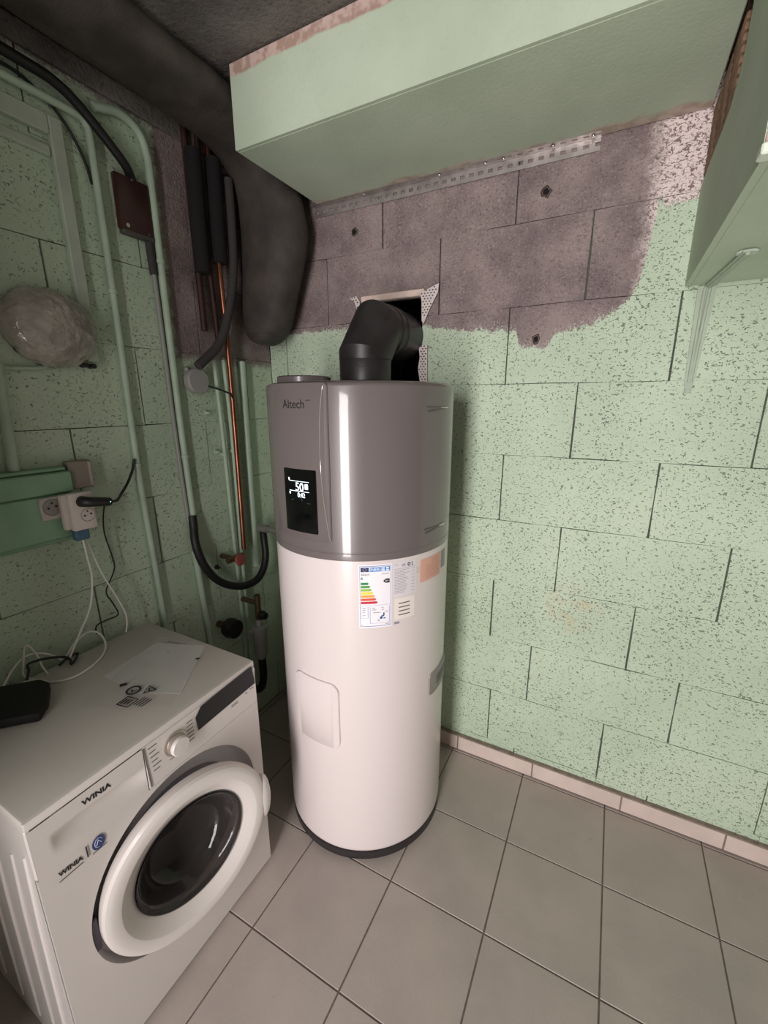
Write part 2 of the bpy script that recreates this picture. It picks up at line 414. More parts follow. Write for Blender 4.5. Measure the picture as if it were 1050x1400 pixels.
# skirting tiles along the back wall
M_SKIRT = mat('skirting_tile', 'd2c0b7', 0.45, var=0.07, vscale=9, bump=0.1, bscale=90)
bb = MB().box((XL + 0.001, -0.0135, 0.0), (XR - 0.001, 0.0, 0.0715)).box((XL + 0.001, -0.018, 0.071), (XR - 0.001, 0.0, 0.074))
base = struct(bb.build('baseboard_back', mat('skirting_mortar', '8d7d74', 0.9, var=0.2, vscale=40)))
sj = [XL, -0.69, -0.373, -0.053, 0.277, 0.611, 0.938, 1.26, XR]
for i in range(len(sj) - 1):
    q = MB().bbox((sj[i] + 0.0025, -0.0225, 0.004), (sj[i + 1] - 0.0025, -0.013, 0.070), 0.0015, 1)
    q.build('skirting_tile', M_SKIRT, base)

# ------------------------------------------------------------------ boxed-in plasterboard along the ceiling
def board_material(name, rawfun):
    g = NT(name); p = g.pos(); sep = g.n('SeparateXYZ'); g.l(p, sep.inputs[0])
    n1 = g.noise(p, 3, 4); n2 = g.noise(p, 110, 3)
    c = g.mix(g.rng(n1, 0.3, 0.7), S('b3c1ab'), S('c1cdb8')); c = g.mix(g.math('MULTIPLY', g.rng(n2, 0.5, 0.8), 0.2), c, S('9cab9a'))
    c = g.mix(rawfun(g, p, sep.outputs), c, g.mix(g.rng(g.noise(p, 30, 3), 0.4, 0.6), S('a98d80'), S('c9b0a6')))
    g.l(c, g.b.inputs['Base Color']); g.b.inputs['Roughness'].default_value = 0.75
    g.bump(g.math('ADD', n2, g.math('MULTIPLY', n1, 3)), 0.25, 0.002)
    return g.m
wobn = lambda g, p, k: g.math('MULTIPLY', g.math('SUBTRACT', g.noise(p, 9, 4), 0.5), k)
M_FRONT = board_material('green_board_front', lambda g, p, s: g.rng(g.math('ADD', s[2], wobn(g, p, 0.03)), 2.508, 2.516))
M_UNDER = board_material('green_board_under', lambda g, p, s: g.math('MULTIPLY', g.rng(g.math('ADD', s[1], wobn(g, p, 0.12)), -0.055, -0.03), 0.75))
M_BOARD = board_material('green_board', lambda g, p, s: g.math('MULTIPLY', s[0], 0.0))
SX0, SX1, SY, SZ = -0.735, 0.549, -0.452, 2.3245
so = thing('boxed_soffit', (-0.1, -0.2, SZ), 'long pale green boxed-in plasterboard soffit above the water heater, under the ceiling', 'soffit')
MB().bbox((SX0, SY, SZ), (SX1, SY + 0.0125, ZC - 0.004), 0.002, 1).build('front_panel', M_FRONT, so, 30)
MB().bbox((SX0, SY + 0.013, SZ), (SX1, -0.004, SZ + 0.0125), 0.002, 1).build('bottom_panel', M_UNDER, so, 30)
MB().bbox((SX0 - 0.016, SY + 0.03, 2.45), (SX0 + 0.004, SY + 0.06, 2.485), 0.003, 1).build('batten_end', mat('raw_batten', 'a58a7c', 0.9, var=0.15), so)
MB().box((SX0 + 0.004, SY + 0.013, 2.50), (SX1, SY + 0.045, 2.546)).build('batten', MATS['raw_batten'], so)
# right-hand bulkhead: side board cut on a slant, hollow bricks showing in the gap
RBX, RBZ, RBY = 0.551, 1.889, -0.765
rb = thing('boxed_bulkhead', (0.8, -0.4, RBZ), 'green boxed-in plasterboard bulkhead at the upper right with raw brown gap', 'bulkhead')
side = [(RBX, y, z) for y, z in ((-0.002, RBZ), (-0.002, 2.140), (-0.12, 2.146), (-0.24, 2.149), (-0.345, 2.153), (-0.40, 2.18), (-0.425, 2.215), (-0.430, 2.30), (-0.46, 2.546), (RBY, 2.546), (RBY, RBZ))]
MB().prism(side, (0.0125, 0, 0)).build('side_panel', M_BOARD, rb, 30)
MB().bbox((RBX + 0.013, RBY - 0.02, RBZ), (XR - 0.004, -0.004, RBZ + 0.0125), 0.002, 1).build('bottom_panel', M_BOARD, rb, 30)
MB().bbox((RBX + 0.031, RBY - 0.002, RBZ + 0.013), (XR - 0.004, RBY + 0.0105, 2.546), 0.002, 1).build('front_panel', M_BOARD, rb, 30)
rough = MB(); rn = random.Random(3); zz = RBZ + 0.0125
while zz < 2.5:
    d = rn.uniform(0.004, 0.013); h = rn.uniform(0.012, 0.03)
    rough.bbox((RBX + 0.001, RBY - d, zz), (RBX + 0.03, RBY + 0.005, zz + h + 0.002), 0.003, 1); zz += h
rough.build('torn_edge', mat('torn_plaster', 'd7bdb3', 0.95, var=0.15, vscale=40, bump=0.6), rb, 40)
MB().bbox((RBX - 0.006, RBY - 0.03, RBZ - 0.003), (RBX + 0.06, RBY - 0.003, RBZ + 0.011), 0.002, 1).build('bare_edge_strip', mat('pale_board_edge', 'd9e2d3', 0.8), rb)
M_BRICK = mat('terracotta_brown', '8a6d58', 0.95, var=0.28, vscale=25, bump=0.8, bscale=90, bdist=0.004)
k = 0
for z in (2.03, 2.16, 2.29, 2.42):
    for y in (-0.25, -0.5, -0.75):
        bk = MB()
        for i in range(6):
            bk.bbox((RBX + 0.0135, y + 0.003, z + 0.003 + i * 0.0205), (RBX + 0.04, y + 0.246, z + 0.0175 + i * 0.0205), 0.005, 2)
        bk.box((RBX + 0.02, y + 0.001, z + 0.002), (RBX + 0.10, y + 0.2475, z + 0.126))
        bk.build('brick', M_BRICK, rb, 40)
for z in (2.158, 2.2125, 2.267):
    for y0, y1 in ((-0.343, -0.235), (-0.233, -0.12), (-0.118, -0.003)):
        bk = MB()
        for i in range(3): bk.bbox((RBX + 0.0015, y0, z + 0.001 + i * 0.0178), (RBX + 0.014, y1, z + 0.0165 + i * 0.0178), 0.005, 2)
        bk.build('brick', M_BRICK, rb, 40)

# ------------------------------------------------------------------ water heater
HX, HY, HR = -0.327, -0.388, 0.2975
M_HW = mat('heater_white', 'ddd2d0', 0.32, coat=0.25, bump=0.05, bscale=300)
M_HG = mat('heater_grey', '6d6463', 0.30, coat=0.6, bump=0.04, bscale=400)
M_HGD = mat('heater_grey_dark', '6b6263', 0.35, coat=0.3)
M_BLK = mat('black_plastic', '1d1b1c', 0.45, var=0.1)
M_INK = mat('black_ink', '1a1a1e', 0.6)
M_GREYINK = mat('grey_ink', '8f8a92', 0.7)
ht = thing('water_heater', (HX, HY, 0.0), 'tall cylindrical water heater, white below and grey above, with lit display', 'water heater')
def cy(az, z, r=HR): return (HX + r * cos(rad(az)), HY + r * sin(rad(az)), z)
def cpatch(mb, a0, a1, z0, z1, r=HR, th=0.0, n=10, z0b=None, z1b=None):
    """curved rectangle on the shell; z0b/z1b: heights at a1"""
    z0b = z0 if z0b is None else z0b; z1b = z1 if z1b is None else z1b
    vs_ = []; fs_ = []
    for i in range(n + 1):
        t = i / n; a = a0 + (a1 - a0) * t
        vs_ += [cy(a, z0 + (z0b - z0) * t, r), cy(a, z1 + (z1b - z1) * t, r)]
    for i in range(n): fs_.append((2 * i, 2 * i + 2, 2 * i + 3, 2 * i + 1))
    if th > 0:
        k = len(vs_)
        for i in range(n + 1):
            t = i / n; a = a0 + (a1 - a0) * t
            vs_ += [cy(a, z0 + (z0b - z0) * t, r - th), cy(a, z1 + (z1b - z1) * t, r - th)]
        fs_ += [(k + 2 * i, k + 2 * i + 1, k + 2 * i + 3, k + 2 * i + 2) for i in range(n)]
        for i in range(n):
            fs_ += [(2 * i, k + 2 * i, k + 2 * i + 2, 2 * i + 2), (2 * i + 1, 2 * i + 3, k + 2 * i + 3, k + 2 * i + 1)]
        fs_ += [(0, 1, k + 1, k), (2 * n, k + 2 * n, k + 2 * n + 1, 2 * n + 1)]
    return mb.add(vs_, fs_)
def cround(mb, a0, a1, z0, z1, rad_, r, th, n=8, drop=0.0):
    """rounded-corner raised pad on the shell, outline in (arc, z); drop lowers the right side"""
    W = (a1 - a0) * pi / 180 * HR; out = []
    for cx_, cz_, s0 in ((W - rad_, z1 - rad_, 0), (rad_, z1 - rad_, 90), (rad_, z0 + rad_, 180), (W - rad_, z0 + rad_, 270)):
        for k in range(n + 1):
            q = rad(s0 + 90 * k / n); out.append((cx_ + rad_ * cos(q), cz_ + rad_ * sin(q)))
    # grid cap: split outline into columns so the pad follows the cylinder
    us = sorted(set([round(u, 5) for u, _ in out] + [rad_ + (W - 2 * rad_) * k / 10 for k in range(11)]))
    def lim(u):
        d = 0.0
        if u < rad_: d = rad_ - math.sqrt(max(0, rad_ ** 2 - (rad_ - u) ** 2))
        if u > W - rad_: d = rad_ - math.sqrt(max(0, rad_ ** 2 - (u - W + rad_) ** 2))
        return z0 + d, z1 - d
    vs_ = []; fs_ = []; m = len(us)
    for lay, (rr, ins) in enumerate(((r, 0.003), (r - 0.0025, 0.0), (r - th, 0.0))):
        for u in us:
            lo_, hi_ = lim(u); az = a0 + u / HR * 180 / pi
            if lay == 0:
                lo_ = min(lo_ + ins, (lo_ + hi_) / 2); hi_ = max(hi_ - ins, (lo_ + hi_) / 2)
                uu = min(max(u, ins), W - ins); az = a0 + uu / HR * 180 / pi
            dz = -drop * (u / W) ** 2
            vs_ += [cy(az, lo_ + dz, rr), cy(az, hi_ + dz, rr)]
    for i in range(m - 1): fs_.append((2 * i, 2 * i + 2, 2 * i + 3, 2 * i + 1))
    for lay in range(2):
        A, Bq = 2 * m * lay, 2 * m * (lay + 1)
        for i in range(m - 1):
            fs_ += [(A + 2 * i, Bq + 2 * i, Bq + 2 * i + 2, A + 2 * i + 2), (A + 2 * i + 1, A + 2 * i + 3, Bq + 2 * i + 3, Bq + 2 * i + 1)]
        fs_ += [(A, A + 1, Bq + 1, Bq), (A + 2 * m - 2, Bq + 2 * m - 2, Bq + 2 * m - 1, A + 2 * m - 1)]
    return mb.add(vs_, fs_)
def ctext(mb, body, size, az, z, r, bold=0.0, xs=1.0, slope=0.0):
    return text_on(mb, body, size, lambda x, y: cy(az + x / r * 180 / pi, z + y + x * slope, r), bold, xs)
O0 = (HX, HY, 0)
MB().lathe([(0.0, 0.032), (HR - 0.02, 0.032), (HR - 0.006, 0.036), (HR - 0.001, 0.042), (HR, 0.05), (HR, 1.1205)], O0, n=96).build('tank_shell', M_HW, ht, 50)
MB().lathe([(0.0, 0.0), (HR - 0.004, 0.0), (HR - 0.001, 0.004), (HR - 0.001, 0.03), (HR - 0.012, 0.034), (0.0, 0.034)], O0, n=96).build('base_ring', mat('base_black', '2d292a', 0.5), ht, 40)
MB().lathe([(HR - 0.002, 1.119), (HR + 0.0015, 1.121), (HR + 0.002, 1.126), (HR + 0.002, 1.141), (HR + 0.0008, 1.1425), (HR + 0.0008, 1.1445), (HR + 0.002, 1.146), (HR + 0.002, 1.603), (HR, 1.609), (HR - 0.006, 1.6135), (HR - 0.012, 1.6145), (HR - 0.016, 1.617), (HR - 0.03, 1.6185), (0.0, 1.620)], O0, n=96).build('upper_shroud', M_HG, ht, 35)
# intake cap and outlet collar on the lid
ICX, ICY = -0.512, -0.445
MB().lathe([(0.088, 1.612), (0.088, 1.640), (0.083, 1.644), (0.06, 1.645), (0.0, 1.645)], (ICX, ICY, 0), n=40).build('intake_cap', M_HGD, ht, 40)
EX, EY, ER = -0.362, -0.298, 0.088
MB().lathe([(0.098, 1.612), (0.098, 1.626), (0.092, 1.631), (0.07, 1.631)], (EX, EY, 0), n=40).build('outlet_collar', M_HG, ht, 40)
# control panel
cp = cround(MB(), -119.5, -76.2, 1.176, 1.6125, 0.012, HR + 0.008, 0.012).build('control_panel', M_HG, ht, 40)
cpath = smooth_path([cy(a, z, HR + 0.0085) for a, z in ((-78.3, 1.603), (-79.6, 1.56), (-80.6, 1.50), (-81.0, 1.42), (-80.4, 1.33), (-79.0, 1.26), (-77.6, 1.205), (-76.6, 1.18))], 5)
MB().sweep(cpath, 0.0015, 6).build('panel_edge_line', mat('bright_trim', 'd9cfcc', 0.25, metal=0.6), cp, 60)
cround(MB(), -107.3, -83.6, 1.195, 1.382, 0.006, HR + 0.0095, 0.004).build('display_screen', mat('display_black', '08080a', 0.18, coat=0.3), cp, 40)
M_LED = mat('display_white', 'dff2ff', 0.5, emit=('e8f6ff', 1.6))
DR = HR + 0.0102
dg = MB(); ctext(dg, '50', 0.034, -94.6, 1.329, DR, 0.012, 0.95); ctext(dg, '0:42', 0.019, -93.6, 1.3065, DR, 0.012, 0.85)
dg.build('display_digits', M_LED, cp)
ic = MB(); cpatch(ic, -102.2, -88.3, 1.3455, 1.3468, DR); cpatch(ic, -102.2, -88.3, 1.3170, 1.3183, DR)
cpatch(ic, -90.9, -88.9, 1.325, 1.340, DR)
for az, z in ((-102.3, 1.351), (-102.0, 1.311)):
    ic.add([cy(az + 0.55 * cos(2 * pi * k / 12), z + 0.0042 * sin(2 * pi * k / 12), DR) for k in range(12)], [tuple(range(12))])
ic.build('display_icons', M_LED, cp)['kind'] = 'stuff'
dm = MB(); cpatch(dm, -90.0, -87.6, 1.2845, 1.286, DR); cpatch(dm, -101.0, -99.6, 1.2895, 1.2925, DR); cpatch(dm, -93.6, -93.0, 1.290, 1.299, DR); dm.build('touch_icons', mat('dim_icon', '3a3a40', 0.5), cp)['kind'] = 'stuff'
lg = MB(); ctext(lg, 'Altech', 0.0335, -96.7, 1.5565, HR + 0.0083, 0.004, 0.95)
for q in (-87.6, -86.2): cpatch(lg, q - 0.42, q + 0.42, 1.5655, 1.569, HR + 0.0083)
lg.build('brand_lettering', M_INK, cp)
# two snap clips on the right of the shroud
for z in (1.547, 1.192):
    cl = MB(); cpatch(cl, -22.0, -5.0, z + 0.001, z + 0.005, HR + 0.0035, 0.004, 8, z + 0.0005, z + 0.0035); cpatch(cl, -21.0, -5.0, z - 0.012, z - 0.0055, HR + 0.0035, 0.004, 8, z - 0.003, z + 0.0004)
    k = cl.build('snap_clip', mat('clip_dark', '4d4647', 0.3, coat=0.4), ht, 30)
    q = MB(); q.sweep([cy(-7.5, z, HR + 0.003), cy(-3.0, z + 0.001, HR + 0.006)], lambda t: 0.0022 + 0.0016 * t, 10); q.build('screw_head', mat('bright_metal', 'cfc9c4', 0.25, metal=0.9), k, 50)
# energy label
LR = HR + 0.0006; LQ = HR + 0.0011
M_PAP = mat('label_white', 'f1edf2', 0.5)
el = cpatch(MB(), -62.2, -43.2, 0.908, 1.110, LR).build('energy_label', M_PAP, ht)
fr = MB(); d = 0.16
for a0, a1, z0, z1 in ((-61.6, -43.8, 1.104, 1.1055), (-61.6, -43.8, 0.913, 0.9145), (-61.6, -61.4, 0.913, 1.1055), (-44.0, -43.8, 0.913, 1.1055), (-61.2, -44.2, 0.981, 0.9815), (-61.0, -57.0, 0.941, 0.9415), (-57.2, -57.0, 0.9415, 0.978), (-61.0, -60.9, 0.9415, 0.978), (-56.0, -44.6, 0.923, 0.9235), (-56.0, -55.8, 0.923, 0.976), (-44.8, -44.6, 0.923, 0.976)): cpatch(fr, a0, a1, z0, z1, LQ)
fr.build('label_frame', mat('label_blue', '5d7bb5', 0.6), el)['kind'] = 'stuff'
cpatch(MB(), -61.0, -56.5, 1.088, 1.1015, LQ).build('flag_band', mat('flag_blue', '23306e', 0.6), el)
st = MB()
for k in range(12):
    a = 2 * pi * k / 12; cpatch(st, -58.75 + cos(a) * 0.95 - 0.12, -58.75 + cos(a) * 0.95 + 0.12, 1.0948 + sin(a) * 0.0048 - 0.0006, 1.0948 + sin(a) * 0.0048 + 0.0006, LQ + .0004, n=1)
st.build('flag_stars', mat('star_yellow', 'e3d35f', 0.6), el)['kind'] = 'stuff'
cpatch(MB(), -56.3, -44.4, 1.088, 1.1015, LQ).build('header_band', mat('header_blue', '3f8cd2', 0.6), el)
hd = MB(); ctext(hd, 'ENERG', 0.0125, -52.6, 1.0945, LQ + .0004, 0.01)
for a in (-48.2, -45.9): cpatch(hd, a - 0.75, a + 0.75, 1.0956, 1.1, LQ + .0004, n=2); cpatch(hd, a - 0.75, a + 0.75, 1.0895, 1.0938, LQ + .0004, n=2)
hd.build('header_lettering', mat('label_print_white', 'f4f6fa', 0.6), el)
tx = MB(); ctext(tx, 'Altech', 0.0095, -58.6, 1.0795, LQ); ctext(tx, 'A', 0.011, -60.4, 1.0675, LQ, 0.02)
tx.build('label_lettering', M_INK, el)
gt = MB(); cpatch(gt, -49.2, -45.0, 1.079, 1.0805, LQ)
for a0, a1, z in ((-60.2, -58.2, 0.973), (-60.2, -58.4, 0.966), (-60.2, -58.8, 0.9595), (-60.2, -58.6, 0.949), (-54.8, -53.0, 0.972), (-54.8, -52.4, 0.966), (-49.4, -48.2, 0.972), (-49.2, -48.0, 0.965), (-54.2, -50.0, 0.957), (-47.2, -45.4, 0.958), (-47.0, -44.4, 0.9175), (-61.0, -60.0, 0.9175)): cpatch(gt, a0, a1, z, z + 0.0017, LQ)
gt.build('label_small_print', M_GREYINK, el)['kind'] = 'stuff'
bars = ['2f8a4c', '4f9f46', '9bbf3f', 'efd93c', 'e9a13c', 'd9593a', 'c92a33']
for i, cc in enumerate(bars):
    z = 1.0515 - i * 0.0101; a1 = -57.1 + i * 0.82
    q = MB(); cpatch(q, -61.0, a1, z - 0.0037, z + 0.0037, LQ, n=5); q.add([cy(a1, z - 0.0037, LQ), cy(a1 + 0.6, z, LQ), cy(a1, z + 0.0037, LQ)], [(0, 1, 2)])
    b_ = q.build('class_bar', mat('bar_' + cc, cc, 0.6), el)
ar = MB(); cpatch(ar, -47.0, -44.6, 1.0505, 1.0635, LQ); ar.add([cy(-47.0, 1.0505, LQ), cy(-47.0, 1.0635, LQ), cy(-48.4, 1.057, LQ)], [(0, 1, 2)]); ar.build('class_arrow', M_INK, el)
at = MB(); ctext(at, 'A+', 0.009, -46.2, 1.057, LQ + .0004, 0.01); at.build('arrow_lettering', MATS['label_print_white'], el)
pm = MB()     # small pictogram of a tap and splash
for a0, a1, z0, z1 in ((-50.2, -48.8, 0.936, 0.944), (-49.4, -47.8, 0.944, 0.9475), (-48.4, -47.6, 0.9475, 0.956), (-48.2, -47.0, 0.936, 0.9395), (-51.6, -50.4, 0.931, 0.9335)): cpatch(pm, a0, a1, z0, z1, LQ)
pm.build('tap_pictogram', mat('pictogram_blue', '30508f', 0.6), el)['kind'] = 'stuff'
# rating plate
rp = cpatch(MB(), -42.4, -27.0, 1.0, 1.109, LR).build('rating_plate', mat('plate_paper', 'dcd5da', 0.55), ht)
pr_ = MB()
for i in range(15):
    z = 1.083 - i * 0.0051
    cpatch(pr_, -41.8, -41.8 + random.Random(i).uniform(6, 10.0), z, z + 0.0011, LQ, n=4)
    if i % 2 == 0: cpatch(pr_, -30.6, -28.4, z, z + 0.0011, LQ, n=2)
cpatch(pr_, -42.0, -27.6, 1.0885, 1.0893, LQ); cpatch(pr_, -41.8, -39.4, 1.101, 1.1025, LQ)
pr_.build('plate_print', M_GREYINK, rp)['kind'] = 'stuff'
ce_ = MB(); ctext(ce_, 'CE', 0.0105, -36.0, 1.098, LQ, 0.004)
ce_.add([cy(-32.5 + 1.0 * cos(2 * pi * k / 16), 1.0985 + 0.0055 * sin(2 * pi * k / 16), LQ) for k in range(16)] + [cy(-32.5 + 0.45 * cos(2 * pi * k / 16), 1.0985 + 0.0025 * sin(2 * pi * k / 16), LQ) for k in range(16)], [(k, (k + 1) % 16, 16 + (k + 1) % 16, 16 + k) for k in range(16)])
cpatch(ce_, -30.6, -29.9, 1.100, 1.104, LQ, n=1); cpatch(ce_, -30.6, -29.9, 1.093, 1.097, LQ, n=1)
ce_.build('plate_marks', M_INK, rp)['kind'] = 'stuff'
# notice sticker with four dark lines
ns = cpatch(MB(), -41.6, -28.0, 0.925, 0.995, LR, n=8).build('notice_sticker', mat('cream_paper', 'e8e0d8', 0.55), ht)
nl = MB()
for i in range(4): cpatch(nl, -39.0, -31.5, 0.975 - i * 0.0125, 0.9783 - i * 0.0125, LQ)
nl.build('notice_lines', mat('brown_ink', '6a5a58', 0.7), ns)['kind'] = 'stuff'
b_ = MB(); cpatch(b_, -41.8, -38.4, 0.9105, 0.9175, LR, n=4); b_.build('code_print', M_GREYINK, ht)
# salmon warning sticker
ws = cpatch(MB(), -24.0, -4.0, 1.026, 1.1005, LR).build('warning_sticker', mat('salmon_paper', 'dcaa98', 0.6), ht)
wl_ = MB()
for i in range(7): cpatch(wl_, -19.5 if i > 1 else -14, -7.5 + (i % 3), 1.090 - i * 0.0088, 1.0912 - i * 0.0088, LQ)
wl_.build('warning_print', mat('salmon_ink', 'b98373', 0.7), ws)['kind'] = 'stuff'
sm = MB(); cpatch(sm, -2.4, 4.5, 1.04, 1.1, LR); sm.build('side_label', mat('grey_label', 'a39d9c', 0.6), ht)
sd = MB(); cpatch(sd, -26.6, -24.8, 1.072, 1.080, LR, n=2); cpatch(sd, -26.6, -24.6, 1.062, 1.066, LR, n=2); sd.build('pictogram_strip', mat('pale_salmon', 'd8bdb4', 0.6), ht)
# access cover
cround(MB(), -109.0, -75.3, 0.470, 0.712, 0.03, HR + 0.007, 0.010, drop=0.006).build('access_cover', M_HW, ht, 40)
# recessed side grip
gp = cround(MB(), -13.5, 17.0, 0.590, 0.676, 0.018, HR + 0.004, 0.006).build('side_grip', mat('grip_grey', '8f8886', 0.4), ht, 40)
cround(MB(), -5.0, 14.0, 0.612, 0.652, 0.010, HR + 0.0055, 0.004).build('grip_recess', mat('grip_dark', '655f5f', 0.5), gp, 40)
# water connection on the side by the corner
wc = MB().cyl((HX - 0.24, HY + 0.13, 0.99), (-0.955, -0.20, 0.99), 0.014, 16)
wc.cyl((-0.955, -0.20, 0.99), (-1.005, -0.20, 0.99), 0.021, 6)
wc.build('water_connection', mat('dull_zinc', '9a9792', 0.4, metal=0.5), ht, 40)
wd = MB().cyl((HX - 0.235, HY + 0.15, 0.70), (HX - 0.285, HY + 0.165, 0.70), 0.012, 12); wd.build('drain_plug', mat('pale_plastic', 'c9cfc6', 0.5), ht, 40)

# ------------------------------------------------------------------ black elbow from heater to wall
M_DUCT = mat('black_elbow', '2b2729', 0.42, var=0.3, vscale=14, bump=0.3, bscale=70)
eb = thing('elbow_duct', (EX, EY, 1.62), 'black mitred elbow duct rising from the heater into the wall opening', 'duct')
MB().lathe([(ER - 0.004, 1.632), (ER, 1.633), (ER, 1.700), (ER - 0.002, 1.703)], (EX, EY, 0), n=40).build('lower_cuff', M_DUCT, eb, 40)
zc = 1.808
bend = [(EX, EY, 1.700), (EX, EY, 1.712), (EX, EY + 0.078, zc), (EX, EY + 0.115, zc)]
MB().sweep(bend, ER + 0.001, 40, up=(1, 0, 0), mitre=True).build('bend', M_DUCT, eb, 28)
ye = EY + 0.114
MB().lathe([(ER, 0.0), (ER + 0.004, 0.004), (ER + 0.004, 0.02), (ER, 0.024), (ER, 0.05), (ER + 0.003, 0.053), (ER + 0.003, 0.062), (ER, 0.066), (ER, 0.175)], (EX, ye, zc), (0, 1, 0), n=40).build('wall_cuff', M_DUCT, eb, 40)
# torn edge pieces round the opening
M_PERF = mat('perforated_sheet', 'd8cbc8', 0.55, metal=0.15, var=0.08, vscale=40)
M_HOLEDARK = mat('hole_dark', '3a3130', 0.8)
ls = MB().bbox((-0.548, -0.010, 1.950), (-0.272, -0.001, 1.974), 0.003, 1)
one(ls, 'lintel_strip', mat('pink_plaster', 'd3bdb2', 0.9, var=0.12, vscale=20, bump=0.4), 'pale pink plaster strip over the wall opening', 'strip')
def perf_piece(poly, label, pitch=0.0125, y=-0.011):
    t = thing('perforated_bead', (poly[0][0], y, min(p[1] for p in poly)), label, 'metal bead', 'torn perforated beads at the wall opening')
    MB().prism([(a, y, b) for a, b in poly], (0, 0.002, 0)).build('sheet', M_PERF, t)
    def inside(x, z):
        c_ = False; n_ = len(poly)
        for i in range(n_):
            (x0, z0), (x1, z1) = poly[i], poly[(i + 1) % n_]
            if (z0 > z) != (z1 > z) and x < (x1 - x0) * (z - z0) / (z1 - z0) + x0: c_ = not c_
        return c_
    h = MB(); x0 = min(p[0] for p in poly); z0 = min(p[1] for p in poly); i = 0
    z = z0
    while z < z0 + 0.3:
        x = x0 + (pitch / 2 if i % 2 else 0)
        while x < x0 + 0.2:
            if inside(x, z) and inside(x + .005, z) and inside(x - .005, z): h.add([(x + 0.0034 * cos(2 * pi * k / 8), y - 0.0005, z + 0.0026 * sin(2 * pi * k / 8)) for k in range(8)], [tuple(range(8))])
            x += pitch
        z += pitch * 0.75; i += 1
    if h.v: h.build('perforations', M_HOLEDARK, t)
perf_piece([(-0.287, 1.958), (-0.232, 1.978), (-0.213, 1.984), (-0.216, 1.955), (-0.245, 1.905), (-0.270, 1.852), (-0.279, 1.86), (-0.281, 1.93)], 'torn triangular perforated bead at the upper right of the wall opening')
perf_piece([(-0.600, 1.972), (-0.566, 1.976), (-0.552, 1.955), (-0.553, 1.915), (-0.566, 1.925), (-0.577, 1.955)], 'small torn perforated bead at the upper left of the wall opening')
perf_piece([(-0.290, 1.772), (-0.254, 1.774), (-0.250, 1.62), (-0.278, 1.62), (-0.291, 1.69), (-0.284, 1.73)], 'narrow perforated bead strip at the lower right of the wall opening')

# ------------------------------------------------------------------ washing machine (front faces +x, its left side towards the viewer)
MX0, MX1, MY0, MY1, MZ0, MZ1 = -0.985, -0.478, -1.394, -0.800, 0.012, 0.799
M_WW = mat('machine_white', 'cfc8c3', 0.38, coat=0.15, bump=0.04, bscale=250)
M_WT = mat('machine_top', 'c3bdb5', 0.5, var=0.03, bump=0.05, bscale=200)
M_WG = mat('machine_grey_rubber', '5b565b', 0.6)
wm = thing('washing_machine', (-0.73, -1.10, 0.0), 'white front-loading washing machine with its round door slightly ajar', 'washing machine')
bd = MB()
bd.bbox((MX0, MY1 - 0.012, MZ0), (MX1 - 0.006, MY1, 0.775), 0.003, 1).bbox((MX0, MY0, MZ0), (MX1 - 0.006, MY0 + 0.012, 0.775), 0.003, 1)
bd.box((MX0, MY0 + 0.012, MZ0), (MX0 + 0.01, MY1 - 0.012, 0.775)).box((MX0 + 0.01, MY0 + 0.012, MZ0), (MX1 - 0.012, MY1 - 0.012, MZ0 + 0.01))
bd.build('cabinet', M_WW, wm, 35)
# folds of plastic film over the near side, built as raised pale ribs
for i, (x0, x1) in enumerate(((-0.512, -0.556), (-0.575, -0.622), (-0.655, -0.70), (-0.735, -0.785), (-0.83, -0.88), (-0.92, -0.96))):
    MB().sweep([(x0, MY0 + 0.0015, 0.70 - 0.03 * (i % 2)), ((x0 * 2 + x1) / 3, MY0 - 0.0005, 0.50), ((x0 + 2 * x1) / 3, MY0 - 0.0005, 0.25), (x1, MY0 + 0.0015, 0.06)], 0.0045, 8).build('film_fold', mat('film_rib', 'ddd6d2', 0.3), wm, 60)
MB().bbox((MX0, MY0, 0.7755), (MX1 - 0.004, MY1, MZ1), 0.006, 2).build('top_panel', M_WT, wm, 35)
# front panel with round opening
FC = (-1.085, 0.402); FR = 0.247
angs = [2 * pi * k / 72 for k in range(72)]
corn = [(MY1, MZ1 - 0.022), (MY0, MZ1 - 0.022), (MY0, MZ0 + 0.015), (MY1, MZ0 + 0.015)]
ytop, ybot = 0.6545, 0.014
for cyy, czz in ((MY1, ytop), (MY0, ytop), (MY0, ybot), (MY1, ybot)):
    angs.append(math.atan2(czz - FC[1], cyy - FC[0]) % (2 * pi))
angs = sorted(set(angs)); inn = []; outr = []
for a in angs:
    dy, dz = cos(a), sin(a)
    t = min([(lim - FC[0]) / dy for lim in (MY0, MY1) if abs(dy) > 1e-6 and (lim - FC[0]) / dy > 0] + [(lim - FC[1]) / dz for lim in (ybot, ytop) if abs(dz) > 1e-6 and (lim - FC[1]) / dz > 0])
    inn.append((MX1, FC[0] + FR * dy, FC[1] + FR * dz)); outr.append((MX1, FC[0] + t * dy, FC[1] + t * dz))
n_ = len(angs); fp = MB()
V = inn + outr + [(MX1 - 0.012, p[1], p[2]) for p in outr] + [(MX1 - 0.012, p[1], p[2]) for p in inn]
fp.add(V, [(k, n_ + k, n_ + (k + 1) % n_, (k + 1) % n_) for k in range(n_)] + [(n_ + k, 2 * n_ + k, 2 * n_ + (k + 1) % n_, n_ + (k + 1) % n_) for k in range(n_)] + [(2 * n_ + k, 3 * n_ + k, 3 * n_ + (k + 1) % n_, 2 * n_ + (k + 1) % n_) for k in range(n_)])
fpo = fp.build('front_panel', M_WW, wm, 35)
MB().bbox((MX1 - 0.012, MY0, 0.7757), (MX1 + 0.0005, MY1, MZ1 - 0.002), 0.004, 2).build('top_front_rail', M_WW, wm, 35)
